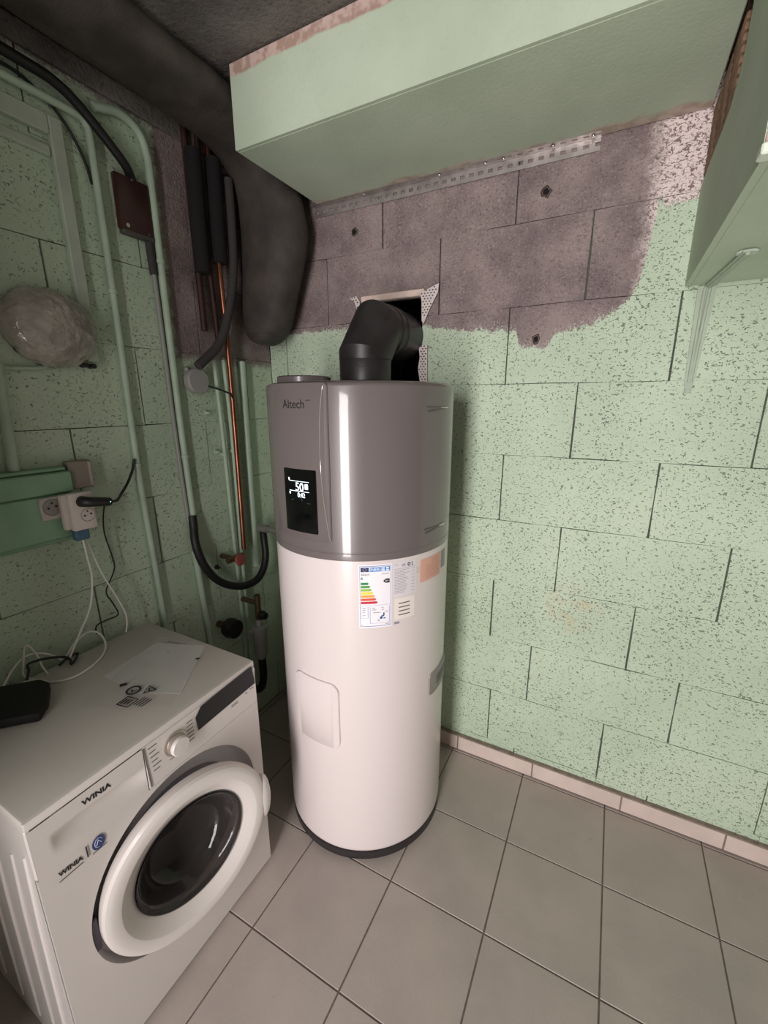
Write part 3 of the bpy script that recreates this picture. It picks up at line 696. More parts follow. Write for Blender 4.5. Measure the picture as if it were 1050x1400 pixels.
# moulded recess round the door, rubber gasket, drum
OC = (MX1, FC[0], FC[1])
MB().lathe([(FR + 0.0005, 0.0), (FR - 0.004, -0.006), (FR - 0.010, -0.024), (0.205, -0.030), (0.19, -0.030)], OC, (1, 0, 0), n=72).build('door_recess', mat('recess_shade', 'a9a4a3', 0.4, coat=0.2), wm, 50)  # recess greyed, its shadow being part of the colour
MB().lathe([(0.192, -0.028), (0.175, -0.022), (0.165, -0.035), (0.158, -0.07), (0.168, -0.085)], OC, (1, 0, 0), n=64).build('gasket', M_WG, wm, 60)
MB().lathe([(0.17, -0.06), (0.215, -0.10), (0.215, -0.40), (0.0, -0.41)], OC, (1, 0, 0), n=48).build('drum', mat('drum_steel', '4a4848', 0.35, metal=0.8, bump=0.3, bscale=90), wm, 60)
# the door, hinged on the left, 9 degrees open
th = rad(9); DC = Vector((-0.428, -1.098, 0.410)); DN_ = Vector((cos(th), -sin(th), 0)); D1 = Vector((sin(th), cos(th), 0)); D2 = Vector((0, 0, 1))
def dp(a, b, h=0.0): return DC + D1 * a + D2 * b + DN_ * h
dr = MB().lathe([(0.150, -0.034), (0.205, -0.036), (0.219, -0.030), (0.2235, -0.016), (0.2225, -0.004), (0.218, 0.003), (0.212, 0.006), (0.204, 0.007), (0.186, 0.006), (0.184, 0.0052), (0.168, -0.006), (0.152, -0.0165), (0.1495, -0.018), (0.1488, -0.020), (0.1485, -0.033)], DC, DN_, n=72, e1=D1, close=True).build('door', M_WW, wm, 26)
MB().lathe([(0.1500, -0.0175), (0.1480, -0.0160), (0.1460, -0.0175), (0.1455, -0.024)], DC, DN_, n=72, e1=D1).build('glass_trim', mat('dark_trim', '4b4747', 0.3, coat=0.5), dr, 50)
gl = [(0.1455, -0.016), (0.138, -0.020), (0.131, -0.034), (0.122, -0.062), (0.105, -0.088), (0.07, -0.102), (0.0, -0.106)]
gi = [(0.0, -0.102), (0.068, -0.098), (0.102, -0.084), (0.118, -0.060), (0.127, -0.032), (0.134, -0.017), (0.1455, -0.012)]
MB().lathe(gl + gi, DC, DN_, n=64, e1=D1).build('door_glass', mat('door_glass', '8a8482', 0.04, trans=0.92, ior=1.3), dr, 60)
hd_ = MB(); bm_ = bmesh.new(); bmesh.ops.create_uvsphere(bm_, u_segments=20, v_segments=12, radius=1.0)
for v in bm_.verts: v.co = dp(0.219 + v.co.x * 0.026, -0.012 + v.co.y * 0.082, -0.012 + v.co.z * 0.021)
hd_.bm(bm_); hd_.build('door_handle', M_WW, dr, 60)
hg = MB().bbox((MX1 - 0.026, MY0 + 0.062, 0.36), (MX1 - 0.001, MY0 + 0.078, 0.45), 0.002, 1); hg.build('hinge', mat('hinge_dark', '3d3540', 0.4), wm)
# control panel items
def fx(y, z, h=0.001): return (MX1 + 0.001 + h, y, z)
pl = [(-0.814, 0.786), (-0.998, 0.776), (-1.018, 0.754), (-1.014, 0.712), (-0.805, 0.722)]
MB().prism([fx(a, b, 0.0012) for a, b in pl], (0.0008, 0, 0)).build('display_window', mat('machine_display', '0f0e10', 0.5), wm)
KC = (MX1 + 0.001, -1.083, 0.728)
kb = MB().lathe([(0.031, 0.0), (0.031, 0.004), (0.029, 0.005), (0.026, 0.005), (0.026, 0.018), (0.0, 0.018)], KC, (1, 0, 0), n=40).build('program_knob', mat('knob_silver', 'b5ada3', 0.3, metal=0.7), wm, 40)
MB().lathe([(0.0245, 0.018), (0.0245, 0.024), (0.022, 0.027), (0.0, 0.0275)], KC, (1, 0, 0), n=40).build('knob_cap', M_WW, kb, 40)
tk = MB()
for i in range(6):
    tk.box(fx(-1.150 + i * 0.0012, 0.762 - i * 0.0135, 0), fx(-1.128 + i * 0.0012 - (0.006 if i % 2 else 0), 0.765 - i * 0.0135, 0.0007))
    tk.box(fx(-1.045, 0.755 - i * 0.0112, 0), fx(-1.027, 0.7575 - i * 0.0112, 0.0007))
for q in (0.700, 0.7045): tk.box(fx(-0.90, q, 0), fx(-0.875, q + 0.0018, 0.0007))
tk.box(fx(-0.845, 0.708, 0), fx(-0.838, 0.711, 0.0007)).box(fx(-0.825, 0.711, 0), fx(-0.812, 0.7135, 0.0007)).box(fx(-1.102, 0.690, 0), fx(-1.088, 0.692, 0.0007))
tk.build('program_marks', mat('mark_grey', '79726f', 0.7), wm)['kind'] = 'stuff'
# detergent drawer with scooped grip
dw = MB(); bm_ = bmesh.new(); bmesh.ops.create_grid(bm_, x_segments=60, y_segments=34, size=1.0)
for v in bm_.verts:
    y = -1.2775 + v.co.x * 0.1145; z = 0.715 + v.co.y * 0.0602
    u = (y + 1.262) / 0.098; q = (z - (0.703 - 0.06 * (y + 1.262))) / 0.030
    k = max(0.0, 1 - abs(u) ** 3) * max(0.0, 1 - q * q)
    v.co = Vector((MX1 + 0.001 - 0.021 * k * (0.55 + 0.45 * q), y, z))
dw = dw.bm(bm_).build('detergent_drawer', M_WW, wm, 60)
MB().bbox((MX1 - 0.012, -1.1605, 0.655), (MX1 + 0.001, MY1, 0.7752), 0.0015, 1).build('control_fascia', M_WW, wm, 35)
MB().box((MX1 - 0.04, MY0 + 0.013, 0.655), (MX1 - 0.026, -1.162, 0.7752)).build('drawer_housing', M_WW, wm)
sj_ = MB().sweep([fx(-1.1605, 0.7745, 0.001), fx(-1.159, 0.73, 0.001), fx(-1.155, 0.66, 0.001)], 0.0013, 6); sj_.build('drawer_gap', mat('gap_dark', '55504f', 0.8), dw)
l1 = MB(); text_on(l1, 'WINIA', 0.02, lambda x, y: fx(-1.269 + x, 0.7505 + y - 0.06 * x, 0.0006), 0.03, 1.0, (0.060, 0.0135)); l1.build('brand_lettering', M_INK, dw)
l2 = MB(); text_on(l2, 'WINIA', 0.02, lambda x, y: fx(-1.339 + x, 0.6315 + y - 0.10 * x, 0.0002), 0.03, 1.0, (0.046, 0.0125))
l2.box(fx(-1.3090, 0.6190, 0.0005), fx(-1.3066, 0.648, 0.0012)); l2.box(fx(-1.363, 0.6165, 0.0005), fx(-1.317, 0.6178, 0.0012)); l2.box(fx(-1.299, 0.6155, 0.0005), fx(-1.269, 0.6168, 0.0012))
l2.build('sticker_lettering', M_INK, wm)
em = MB().add([fx(-1.284 + 0.0135 * cos(2 * pi * k / 28), 0.6335 + 0.0165 * sin(2 * pi * k / 28), 0.0011) for k in range(28)], [tuple(range(28))]).build('round_emblem', mat('emblem_blue', '34406f', 0.5), wm)
e2 = MB(); e2.sweep([fx(-1.284 + 0.008 * cos(a), 0.6335 + 0.011 * sin(a), 0.0012) for a in [0.4 + 0.25 * k for k in range(18)]], 0.0009, 5); e2.sweep([fx(-1.289, 0.629, 0.0012), fx(-1.284, 0.640, 0.0012), fx(-1.279, 0.631, 0.0012)], 0.0012, 5); e2.build('emblem_mark', mat('emblem_pale', 'aab2cf', 0.6), em)
sc = MB(); sc.sweep([fx(-0.835, 0.245, 0.0002), fx(-0.82, 0.25, 0.0002), fx(-0.81, 0.246, 0.0002)], 0.0009, 5).sweep([fx(-0.865, 0.215, 0.0002), fx(-0.852, 0.222, 0.0002)], 0.0009, 5); sc.build('scratch_marks', MATS['mark_grey'], wm)['kind'] = 'stuff'
for x in (MX0 + 0.05, MX1 - 0.06):
    for y in (MY0 + 0.05, MY1 - 0.05): MB().cyl((x, y, 0.0), (x, y, MZ0 + 0.004), 0.02, 12).build('foot', M_BLK, wm, 40)

# ------------------------------------------------------------------ things lying on the washing machine
TZ = MZ1
def topz(P, h): return [(x, y, TZ + h) for x, y in P]
# clear plastic sleeve with leaflet and printed marks
bg = thing('document_sleeve', (-0.68, -0.95, TZ), 'clear plastic sleeve with a pale leaflet and printed recycling marks on the washing machine', 'plastic sleeve')
bm_ = bmesh.new(); bmesh.ops.create_grid(bm_, x_segments=30, y_segments=30, size=1.0)
ca, cb, cc_, cd = Vector((-0.855, -0.852, 0)), Vector((-0.660, -0.812, 0)), Vector((-0.520, -1.055, 0)), Vector((-0.725, -1.175, 0))
rn = random.Random(5); ph = [(rn.uniform(10, 40), rn.uniform(10, 40), rn.uniform(0, 6)) for _ in range(5)]
for v in bm_.verts:
    u, q = (v.co.x + 1) / 2, (v.co.y + 1) / 2
    p = (ca * (1 - u) + cb * u) * (1 - q) + (cd * (1 - u) + cc_ * u) * q
    z = TZ + 0.0035 + sum(0.0006 * sin(a * p.x + b * p.y + c) for a, b, c in ph)
    v.co = Vector((p.x, p.y, z))
q = MB().bm(bm_); q.build('clear_film', mat('clear_film', 'd6d4ce', 0.12, alpha=0.16, bump=0.3, bscale=25), bg, 60)
lf = MB().prism(topz([(-0.829, -0.876), (-0.673, -0.815), (-0.538, -1.008), (-0.64, -1.058), (-0.80, -1.062)], 0.0006), (0, 0, 0.0009)); lf.build('leaflet', mat('leaflet_paper', 'c9c7c2', 0.6, var=0.05, vscale=12), bg)
ph_ = mat('print_black', '26241f', 0.7); pk = MB(); pz = 0.0062
def ring3(mb, cx_, cy_, r, w, n=20, sx=1.0, poly=None):
    pts = [(cx_ + r * sx * cos(2 * pi * k / n + 0.5), cy_ + r * sin(2 * pi * k / n + 0.5), TZ + pz) for k in range(n + 1)]
    mb.sweep(pts, w, 6, up=(0, 0, 1), sect=(0.25, 1))
pk = MB(); ring3(pk, -0.658, -1.063, 0.0165, 0.003); pk.sweep(topz([(-0.664, -1.063), (-0.656, -1.070), (-0.650, -1.056)], pz), 0.0022, 6, up=(0, 0, 1), sect=(0.25, 1)); pk.build('printed_mark', ph_, bg)
pk = MB(); ring3(pk, -0.622, -1.041, 0.0175, 0.0026, 3); pk.sweep(topz([(-0.628, -1.037), (-0.618, -1.045)], pz), 0.0022, 6, up=(0, 0, 1), sect=(0.25, 1)); pk.build('printed_mark', ph_, bg)
pk = MB(); pk.prism(topz([(-0.716, -1.066), (-0.704, -1.072), (-0.694, -1.058), (-0.706, -1.052)], pz), (0, 0, 0.0004)); pk.build('printed_mark', ph_, bg)
pk = MB(); pk.prism(topz([(-0.633, -0.887), (-0.622, -0.884), (-0.620, -0.875), (-0.631, -0.878)], pz), (0, 0, 0.0004)); pk.build('printed_mark', ph_, bg)
pk = MB(); pk.sweep(topz([(-0.642, -1.118), (-0.608, -1.112), (-0.612, -1.080), (-0.646, -1.086), (-0.642, -1.118)], pz), 0.0022, 6, up=(0, 0, 1), sect=(0.25, 1))
for a in (0.0, 0.008, 0.016): pk.sweep(topz([(-0.636 + a, -1.112 + a * .3), (-0.638 + a, -1.092 + a * .3)], pz), 0.0022, 6, up=(0, 0, 1), sect=(0.25, 1))
pk.build('printed_mark', ph_, bg)
pk = MB()
for a in range(4): pk.sweep(topz([(-0.602 + a * 0.008, -1.098 + a * 0.001), (-0.604 + a * 0.008, -1.066 + a * 0.001)], pz), 0.0016, 6, up=(0, 0, 1), sect=(0.25, 1))
pk.build('printed_mark', ph_, bg)
for P in ([(-0.808, -0.868), (-0.775, -0.853), (-0.75, -0.85)], [(-0.80, -0.856), (-0.77, -0.846), (-0.735, -0.838)], [(-0.752, -0.896), (-0.742, -0.892)]):
    MB().sweep(smooth_path(topz(P, 0.0016), 4), 0.0012, 5, sect=(0.3, 1), up=(0, 0, 1)).build('leaflet_print', mat('print_grey', '6f6c66', 0.7), bg)
# black charger-like box at the near left corner of the top
bx_ = MB(); bm_ = bmesh.new()
pol = [(-0.99, -1.262), (-0.905, -1.168), (-0.865, -1.163), (-0.79, -1.203), (-0.752, -1.240), (-0.835, -1.325), (-0.90, -1.345)]
vv = [bm_.verts.new((x, y, TZ + 0.001)) for x, y in pol]; f_ = bm_.faces.new(vv); r_ = bmesh.ops.extrude_face_region(bm_, geom=[f_])
for v in r_['geom']:
    if isinstance(v, bmesh.types.BMVert): v.co.z += 0.026
bmesh.ops.bevel(bm_, geom=bm_.edges[:], offset=0.006, segments=2, affect='EDGES', profile=0.5)
bx_.bm(bm_); one(bx_, 'adapter_box', mat('adapter_black', '0d0c0d', 0.75), 'flat black adapter box on the left end of the washing machine top', 'adapter')

# ------------------------------------------------------------------ pipes and cables on the left wall
M_GP = mat('green_pipe_paint', 'abbda8', 0.5, var=0.08, vscale=10, bump=0.15, bscale=60)
M_GW = mat('green_frame_paint', 'adb9a7', 0.65, var=0.08, vscale=12, bump=0.25, bscale=50)
M_CU = mat('copper', '96624c', 0.30, metal=0.9, var=0.2, vscale=9)
M_CUD = mat('copper_shaded', '3a211d', 0.6, metal=0.2, var=0.3, vscale=8)  # dark reddish copper, its colour deepened further for the shaded corner
M_BC = mat('black_cable', '151415', 0.5)
M_GC = mat('grey_conduit', '8f908a', 0.5)
M_FOAM = mat('grey_foam', '3b3837', 0.85, bump=0.3)
def onwall(P, d): return [(XL + d, y, z) for y, z in P]
def pipe(name, P, r, m, label, cat='pipe', group=None, n=12, k=6, clips=None, d=0.02, path=None):
    pts = smooth_path(path if path else onwall(P, d), k) if k > 1 else (path if path else onwall(P, d))
    mb = MB().sweep(pts, r, n)
    if not clips: return one(mb, name, m, label, cat, group, 60)
    c = [sum(p[i] for p in mb.v) / len(mb.v) for i in range(2)]; t = thing(name, (c[0], c[1], min(p[2] for p in mb.v)), label, cat, group)
    mb.build('tube', m, t, 60)
    for (y, z) in clips:
        q = MB().lathe([(r + 0.0005, -0.007), (r + 0.003, -0.006), (r + 0.003, 0.006), (r + 0.0005, 0.007)], (XL + d, y, z), (0, 0, 1), n=14); q.box((XL + 0.003, y - 0.004, z - 0.006), (XL + d - r, y + 0.004, z + 0.006)); q.build('pipe_clip', m, t, 40)
    return t
pipe('painted_conduit', [(-1.45, 2.353), (-1.1, 2.353), (-0.831, 2.353), (-0.752, 2.351), (-0.735, 2.346), (-0.727, 2.333), (-0.724, 2.31), (-0.722, 2.1), (-0.722, 1.81), (-0.725, 1.35), (-0.717, 1.07), (-0.708, 0.74), (-0.706, 0.5)], 0.0105, M_GP, 'green painted conduit with sharp elbow running down beside the empty frame', d=0.017, k=3, clips=[(-0.7255, 1.352), (-0.722, 1.9)])
pipe('painted_conduit', [(-0.70, 2.395), (-0.674, 2.404), (-0.629, 2.417), (-0.585, 2.41), (-0.555, 2.385), (-0.542, 2.34), (-0.539, 2.29), (-0.539, 2.07), (-0.538, 1.79), (-0.535, 1.455), (-0.528, 1.168), (-0.526, 1.105)], 0.0125, M_GP, 'green painted conduit with a curved top passing beside the dark brown box', d=0.016, k=4, clips=[(-0.5395, 2.03), (-0.533, 1.36)])
pipe('grey_conduit', [(-0.572, 2.05), (-0.565, 1.99), (-0.561, 1.74), (-0.558, 1.483), (-0.55, 1.20), (-0.545, 1.10)], 0.0075, M_GC, 'thin grey conduit running close along the curved green conduit', d=0.010)
pipe('black_cable', None, 0.0135, M_BC, 'thick black cable sweeping down from the upper left to the brown box', 'cable', path=[(XL + 0.036, y, z) for y, z in ((-1.5, 2.40), (-1.1, 2.40), (-0.864, 2.397), (-0.805, 2.39), (-0.76, 2.37), (-0.711, 2.335), (-0.66, 2.293))] + [(XL + 0.030, -0.63, 2.270), (XL + 0.016, -0.61, 2.256), (XL + 0.0145, -0.603, 2.245)])
pipe('black_wire', [(-1.4, 2.385), (-1.0, 2.384), (-0.919, 2.383), (-0.874, 2.378), (-0.829, 2.356), (-0.789, 2.325), (-0.76, 2.282), (-0.741, 2.235), (-0.732, 2.19)], 0.004, M_BC, 'thin black wire crossing the wall above the empty frame', 'cable', d=0.008)
pipe('black_hose', None, 0.0165, M_BC, 'black hose hanging in a loop below the conduits toward the heater', 'hose', path=[(XL + 0.02, -0.535, 1.125), (XL + 0.024, -0.537, 1.08), (XL + 0.044, -0.552, 1.01), (XL + 0.054, -0.531, 0.915), (XL + 0.06, -0.47, 0.825), (XL + 0.08, -0.385, 0.772), (XL + 0.09, -0.30, 0.765), (XL + 0.09, -0.245, 0.80), (XL + 0.08, -0.21, 0.86), (XL + 0.068, -0.20, 0.93), (XL + 0.065, -0.20, 0.972)])
pipe('painted_conduit', [(-0.54, 0.98), (-0.535, 0.92), (-0.526, 0.753), (-0.514, 0.576), (-0.51, 0.3)], 0.013, M_GP, 'green painted conduit below the black hose, behind the washing machine', d=0.016)
pipe('thin_water_pipe', [(-0.362, 1.722), (-0.361, 1.70), (-0.353, 1.474), (-0.347, 1.13), (-0.339, 0.638), (-0.338, 0.3)], 0.0085, M_GP, 'slim green painted pipe nearest the round junction box', d=0.03, clips=[(-0.352, 1.35)])
pipe('thin_water_pipe', [(-0.314, 1.728), (-0.312, 1.69), (-0.303, 1.41), (-0.308, 0.81), (-0.308, 0.3)], 0.0085, M_GP, 'slim green painted pipe just left of the bright copper pipe', d=0.03, clips=[(-0.303, 1.36)])
pipe('copper_pipe', [(-0.298, 2.545), (-0.296, 2.123), (-0.292, 2.0), (-0.287, 1.842), (-0.285, 1.576), (-0.289, 1.2), (-0.294, 0.92)], 0.0105, M_CU, 'bright bare copper pipe rising to the ceiling by the corner', path=[(XL + 0.03, -0.298, 2.545), (XL + 0.03, -0.296, 2.3), (XL + 0.045, -0.307, 2.123), (XL + 0.052, -0.311, 2.0), (XL + 0.052, -0.306, 1.842), (XL + 0.052, -0.304, 1.576), (XL + 0.052, -0.308, 1.2), (XL + 0.052, -0.313, 0.92)])
pipe('copper_pipe', [(-0.388, 2.545), (-0.386, 2.2), (-0.382, 1.83)], 0.012, M_CUD, 'shade-darkened copper pipe on the bare concrete strip', d=0.018)
pipe('copper_pipe', [(-0.335, 2.545), (-0.333, 2.1), (-0.325, 1.9), (-0.322, 1.80)], 0.010, M_CUD, 'shade-darkened copper pipe close beside the bright copper pipe', d=0.02)
pipe('corner_pipe', [(-0.205, 1.73), (-0.207, 1.62), (-0.21, 1.40), (-0.212, 1.205), (-0.214, 0.8)], 0.016, M_GP, 'broad green painted pipe in the corner behind the heater', d=0.02, clips=[(-0.2105, 1.355)])
pipe('insulated_hose', [(-0.47, 1.692), (-0.425, 1.725), (-0.375, 1.765), (-0.335, 1.82), (-0.30, 1.90), (-0.268, 2.0), (-0.25, 2.10), (-0.243, 2.25), (-0.243, 2.38)], 0.017, M_FOAM, 'dark foam covered hose curving from the round junction box up the corner', 'hose', d=0.065)
M_INS = mat('black_foam', '151314', 0.9, bump=0.3)
for y, d_, r_, z0, lab in ((-0.303, 0.05, 0.026, 2.08, 'black foam insulation around the top of the bright copper pipe, added to darken the corner'), (-0.378, 0.034, 0.028, 2.03, 'black foam insulation around the shade-darkened copper pipe, added to darken the corner')):
    q = MB().sweep([(XL + d_, y, z0), (XL + d_, y, z0 + 0.12), (XL + d_, y + 0.004, 2.34), (XL + d_, y + 0.006, 2.425)], r_, 16); one(q, 'pipe_insulation', M_INS, lab, 'insulation')  # black foam sleeves, put in also to darken this corner
# valves low in the dark corner
vl = thing('stop_valve', (XL + 0.12, -0.40, 0.90), 'red handled stop valve in the dark corner by the heater', 'valve')
MB().cyl((XL + 0.0, -0.395, 0.905), (XL + 0.10, -0.395, 0.905), 0.011, 12).cyl((XL + 0.075, -0.43, 0.905), (XL + 0.075, -0.345, 0.905), 0.013, 12).build('valve_body', mat('valve_brass', '6b5a44', 0.4, metal=0.7), vl, 40)
MB().lathe([(0.0, 0.0), (0.024, 0.0), (0.027, 0.006), (0.024, 0.014), (0.0, 0.016)], (XL + 0.105, -0.395, 0.905), (1, 0, 0.2), n=16).build('valve_handle', mat('valve_red', '8e4a44', 0.5), vl, 40)
fn_ = thing('tundish', (XL + 0.13, -0.335, 0.40), 'pale grey plastic drain funnel in the dark corner', 'drain funnel')
MB().lathe([(0.018, 0.40), (0.020, 0.405), (0.030, 0.43), (0.033, 0.56), (0.035, 0.562), (0.030, 0.565), (0.014, 0.567), (0.014, 0.60)], (XL + 0.13, -0.335, 0), n=20).build('funnel_body', mat('funnel_grey', '9b9b98', 0.5), fn_, 40)
MB().sweep(smooth_path([(XL + 0.13, -0.335, 0.40), (XL + 0.13, -0.335, 0.3), (XL + 0.10, -0.335, 0.22), (XL + 0.01, -0.335, 0.2)], 4), 0.018, 12).build('drain_tube', M_BC, fn_, 60)
MB().cyl((XL + 0.10, -0.375, 0.545), (XL + 0.15, -0.30, 0.545), 0.009, 10).build('side_inlet', MATS['funnel_grey'], fn_, 40)
sg = thing('safety_valve', (XL + 0.14, -0.33, 0.60), 'small dark safety valve above the drain funnel', 'valve')
MB().cyl((XL + 0.13, -0.335, 0.60), (XL + 0.13, -0.335, 0.72), 0.014, 12).cyl((XL + 0.02, -0.335, 0.68), (XL + 0.13, -0.335, 0.68), 0.011, 12).build('valve_body', MATS['valve_brass'], sg, 40)
MB().lathe([(0.0, 0.0), (0.02, 0.0), (0.022, 0.01), (0.016, 0.03), (0.0, 0.032)], (XL + 0.145, -0.335, 0.625), (1, 0, 0), n=14).build('valve_knob', M_BLK, sg, 40)
pm_ = thing('pump_fitting', (XL + 0.12, -0.44, 0.56), 'black fitting low in the corner behind the washing machine', 'fitting')
MB().lathe([(0.0, 0.0), (0.04, 0.0), (0.045, 0.02), (0.04, 0.05), (0.0, 0.055)], (XL + 0.06, -0.45, 0.60), (1, 0, 0), n=20).build('fitting_body', M_BLK, pm_, 40)
MB().cyl((XL + 0.0, -0.45, 0.60), (XL + 0.06, -0.45, 0.60), 0.015, 12).build('fitting_stem', MATS['valve_brass'], pm_, 40)
# screw anchors in the wall
for i, (y, z, lab) in enumerate(((-0.40, 1.52, 'rusty screw anchor under the round junction box'), (-0.43, 0.865, 'rusty screw anchor inside the loop of the black hose'), (-0.372, 1.36, 'small painted wall hook between the conduits and slim pipes'))):
    q = MB().lathe([(0.010, 0.0), (0.010, 0.004), (0.006, 0.006), (0.005, 0.022), (0.0, 0.023)], (XL, y, z), (1, 0, 0), n=12); one(q, 'wall_anchor', M_GP if i != 1 else mat('rusty', '4d4238', 0.8), lab, 'anchor')
# ------------------------------------------------------------------ boxes and fittings on the left wall
q = thing('junction_box', (XL, -0.45, 1.595), 'round grey junction box beside the bare concrete strip', 'junction box')
MB().lathe([(0.046, 0.0), (0.046, 0.022), (0.043, 0.024)], (XL, -0.447, 1.642), (1, 0, 0), n=32).build('box_base', mat('box_grey', '9a9895', 0.5), q, 40)
MB().lathe([(0.047, 0.022), (0.047, 0.034), (0.044, 0.038), (0.0, 0.039)], (XL, -0.447, 1.642), (1, 0, 0), n=32).build('box_lid', MATS['box_grey'], q, 40)
MB().cyl((XL + 0.014, -0.477, 1.68), (XL + 0.014, -0.485, 1.690), 0.008, 10).build('cable_gland', MATS['box_grey'], q, 40)
pipe('black_wire', None, 0.0035, M_BC, 'short black wire from the round junction box to the copper pipe', 'cable', path=[(XL + 0.025, -0.405, 1.625), (XL + 0.04, -0.385, 1.618), (XL + 0.055, -0.355, 1.607), (XL + 0.068, -0.325, 1.592), (XL + 0.067, -0.312, 1.565)])
q = thing('brown_box', (XL, -0.61, 2.09), 'dark brown rectangular box tucked behind the curved conduit', 'box')
MB().bbox((XL + 0.001, -0.667, 2.095), (XL + 0.022, -0.556, 2.25), 0.004, 2).build('box_body', mat('brown_box', '3a1f1b', 0.35, var=0.15), q, 40)
MB().bbox((XL + 0.001, -0.664, 2.082), (XL + 0.026, -0.558, 2.096), 0.003, 1).build('lower_lip', mat('brown_lip', '4e4a45', 0.5), q, 40)
MB().cyl((XL + 0.022, -0.645, 2.108), (XL + 0.0245, -0.645, 2.108), 0.006, 10).build('screw', MATS['bright_metal'], q, 40)
q = MB().cyl((XL + 0.012, -0.572, 2.105), (XL + 0.011, -0.566, 1.985), 0.0125, 14); one(q, 'cable_sleeve', M_FOAM, 'short dark sleeve under the brown box round the grey conduit', 'sleeve')
# empty painted frame
q = thing('wall_frame', (XL, -0.95, 1.68), 'green painted timber frame around a bare patch of wall at the far left', 'frame')
MB().bbox((XL, -0.833, 1.682), (XL + 0.02, -0.798, 2.315), 0.003, 1).build('stile', M_GW, q)
MB().bbox((XL, -1.50, 2.268), (XL + 0.02, -0.8335, 2.315), 0.003, 1).build('rail', M_GW, q)
MB().bbox((XL, -1.46, 2.215), (XL + 0.014, -0.8345, 2.243), 0.006, 2).build('bead', M_GW, q)
# lamp wrapped in crumpled clear plastic
lm = thing('wall_lamp', (XL, -0.925, 1.66), 'round wall lamp wrapped in crumpled brownish clear plastic', 'lamp')
bm_ = bmesh.new(); bmesh.ops.create_icosphere(bm_, subdivisions=5, radius=1.0)
from mathutils import noise as mnoise
for v in bm_.verts:
    d = v.co.normalized(); nn = mnoise.noise(d * 3.1) * 0.05 + mnoise.noise(d * 7.3) * 0.045 + abs(mnoise.noise(d * 15)) * 0.035
    e = d * (1 + nn)
    v.co = Vector((XL + 0.012 + max(e.x, -0.08) * 0.075, -0.917 + e.y * 0.119, 1.767 + e.z * 0.104))
MB().bm(bm_).build('plastic_wrap', mat('crumpled_plastic', 'bab3a8', 0.06, trans=0.3, ior=1.3, var=0.2, vscale=18, bump=1.0, bscale=20, bdist=0.02, coat=1.0), lm, 60)
MB().lathe([(0.0, 0.0), (0.085, 0.0), (0.085, 0.02), (0.078, 0.03), (0.06, 0.055), (0.03, 0.066), (0.0, 0.068)], (XL, -0.917, 1.767), (1, 0, 0), n=32).build('lamp_glass', mat('lamp_dirty', '7d7268', 0.4), lm, 50)
for y, z in ((-0.845, 1.672), (-0.822, 1.670)): MB().cyl((XL + 0.001, y, z), (XL + 0.03, y, z), 0.007, 10).build('wrap_tie', M_BLK, lm, 40)
pipe('lamp_conduit', [(-1.5, 1.648), (-1.2, 1.650), (-0.98, 1.655), (-0.94, 1.665)], 0.006, M_GP, 'thin green conduit entering the wrapped lamp from the left', d=0.008)
pipe('painted_conduit', [(-1.062, 1.66), (-1.068, 1.55), (-1.075, 1.38)], 0.014, M_GP, 'short green conduit dropping onto the green trunking box', d=0.018)
# green surface trunking with sockets
tb = thing('trunking_box', (XL, -1.2, 1.16), 'green painted surface trunking box with sockets above the washing machine', 'electrical box')
MB().bbox((XL, -1.60, 1.168), (XL + 0.046, -0.955, 1.302), 0.004, 1).build('lower_box', mat('trunk_green', '84a888', 0.5, var=0.08, vscale=10, bump=0.1), tb, 40)
MB().bbox((XL, -1.60, 1.304), (XL + 0.050, -0.950, 1.366), 0.004, 1).build('upper_cover', MATS['trunk_green'], tb, 40)
MB().bbox((XL, -1.60, 1.367), (XL + 0.040, -0.958, 1.379), 0.003, 1).build('top_ridge', MATS['trunk_green'], tb, 40)
MB().bbox((XL, -1.60, 1.155), (XL + 0.030, -0.950, 1.1675), 0.003, 1).build('bottom_ridge', MATS['trunk_green'], tb, 40)
MB().bbox((XL, -0.949, 1.306), (XL + 0.038, -0.884, 1.390), 0.004, 1).build('bare_end_box', mat('bare_tan', '8e867a', 0.7, var=0.08), tb, 40)
MB().bbox((XL, -0.899, 1.308), (XL + 0.0385, -0.8838, 1.388), 0.004, 1).build('pale_end_cap', mat('pale_tan', 'b3a79d', 0.6), tb, 40)
def socket(parent, y, z, x, r=0.021, m=None):
    MB().lathe([(r + 0.002, 0.0005), (r, 0.0015), (r - 0.001, -0.004), (r - 0.004, -0.010), (0.0, -0.010)], (x, y, z), (1, 0, 0), n=28).build('socket_face', m, parent, 40)
    k = MB()
    for dy, dz in ((-0.0095, 0.0), (0.0095, 0.0)): k.cyl((x - 0.011, y + dy, z + dz), (x - 0.0085, y + dy, z + dz), 0.0032, 8)
    k.cyl((x - 0.011, y, z + 0.010), (x + 0.0005, y, z + 0.010), 0.0028, 8); k.build('socket_hole', M_BLK, parent, 40)
sp_ = MB()
M_SK = mat('socket_white', 'b9b3ac', 0.45)
MB().bbox((XL + 0.04, -1.047, 1.232), (XL + 0.053, -0.957, 1.298), 0.003, 1).build('socket_plate', M_SK, tb, 40)
fcx = XL + 0.0545
sk1 = MB().lathe([(0.0245, 0.0), (0.0235, 0.001), (0.022, -0.0005), (0.0, -0.0008)], (fcx, -1.018, 1.268), (1, 0, 0), n=28).build('socket_face', mat('socket_shade', '8d8781', 0.5), tb, 40)
k = MB()
for dy, dz in ((-0.010, -0.001), (0.010, 0.002)): k.cyl((fcx - 0.0005, -1.018 + dy, 1.268 + dz), (fcx + 0.0006, -1.018 + dy, 1.268 + dz), 0.0034, 8)
k.cyl((fcx - 0.0005, -1.018, 1.281), (fcx + 0.0008, -1.018, 1.281), 0.003, 8); k.build('socket_pins', M_BLK, tb, 40)
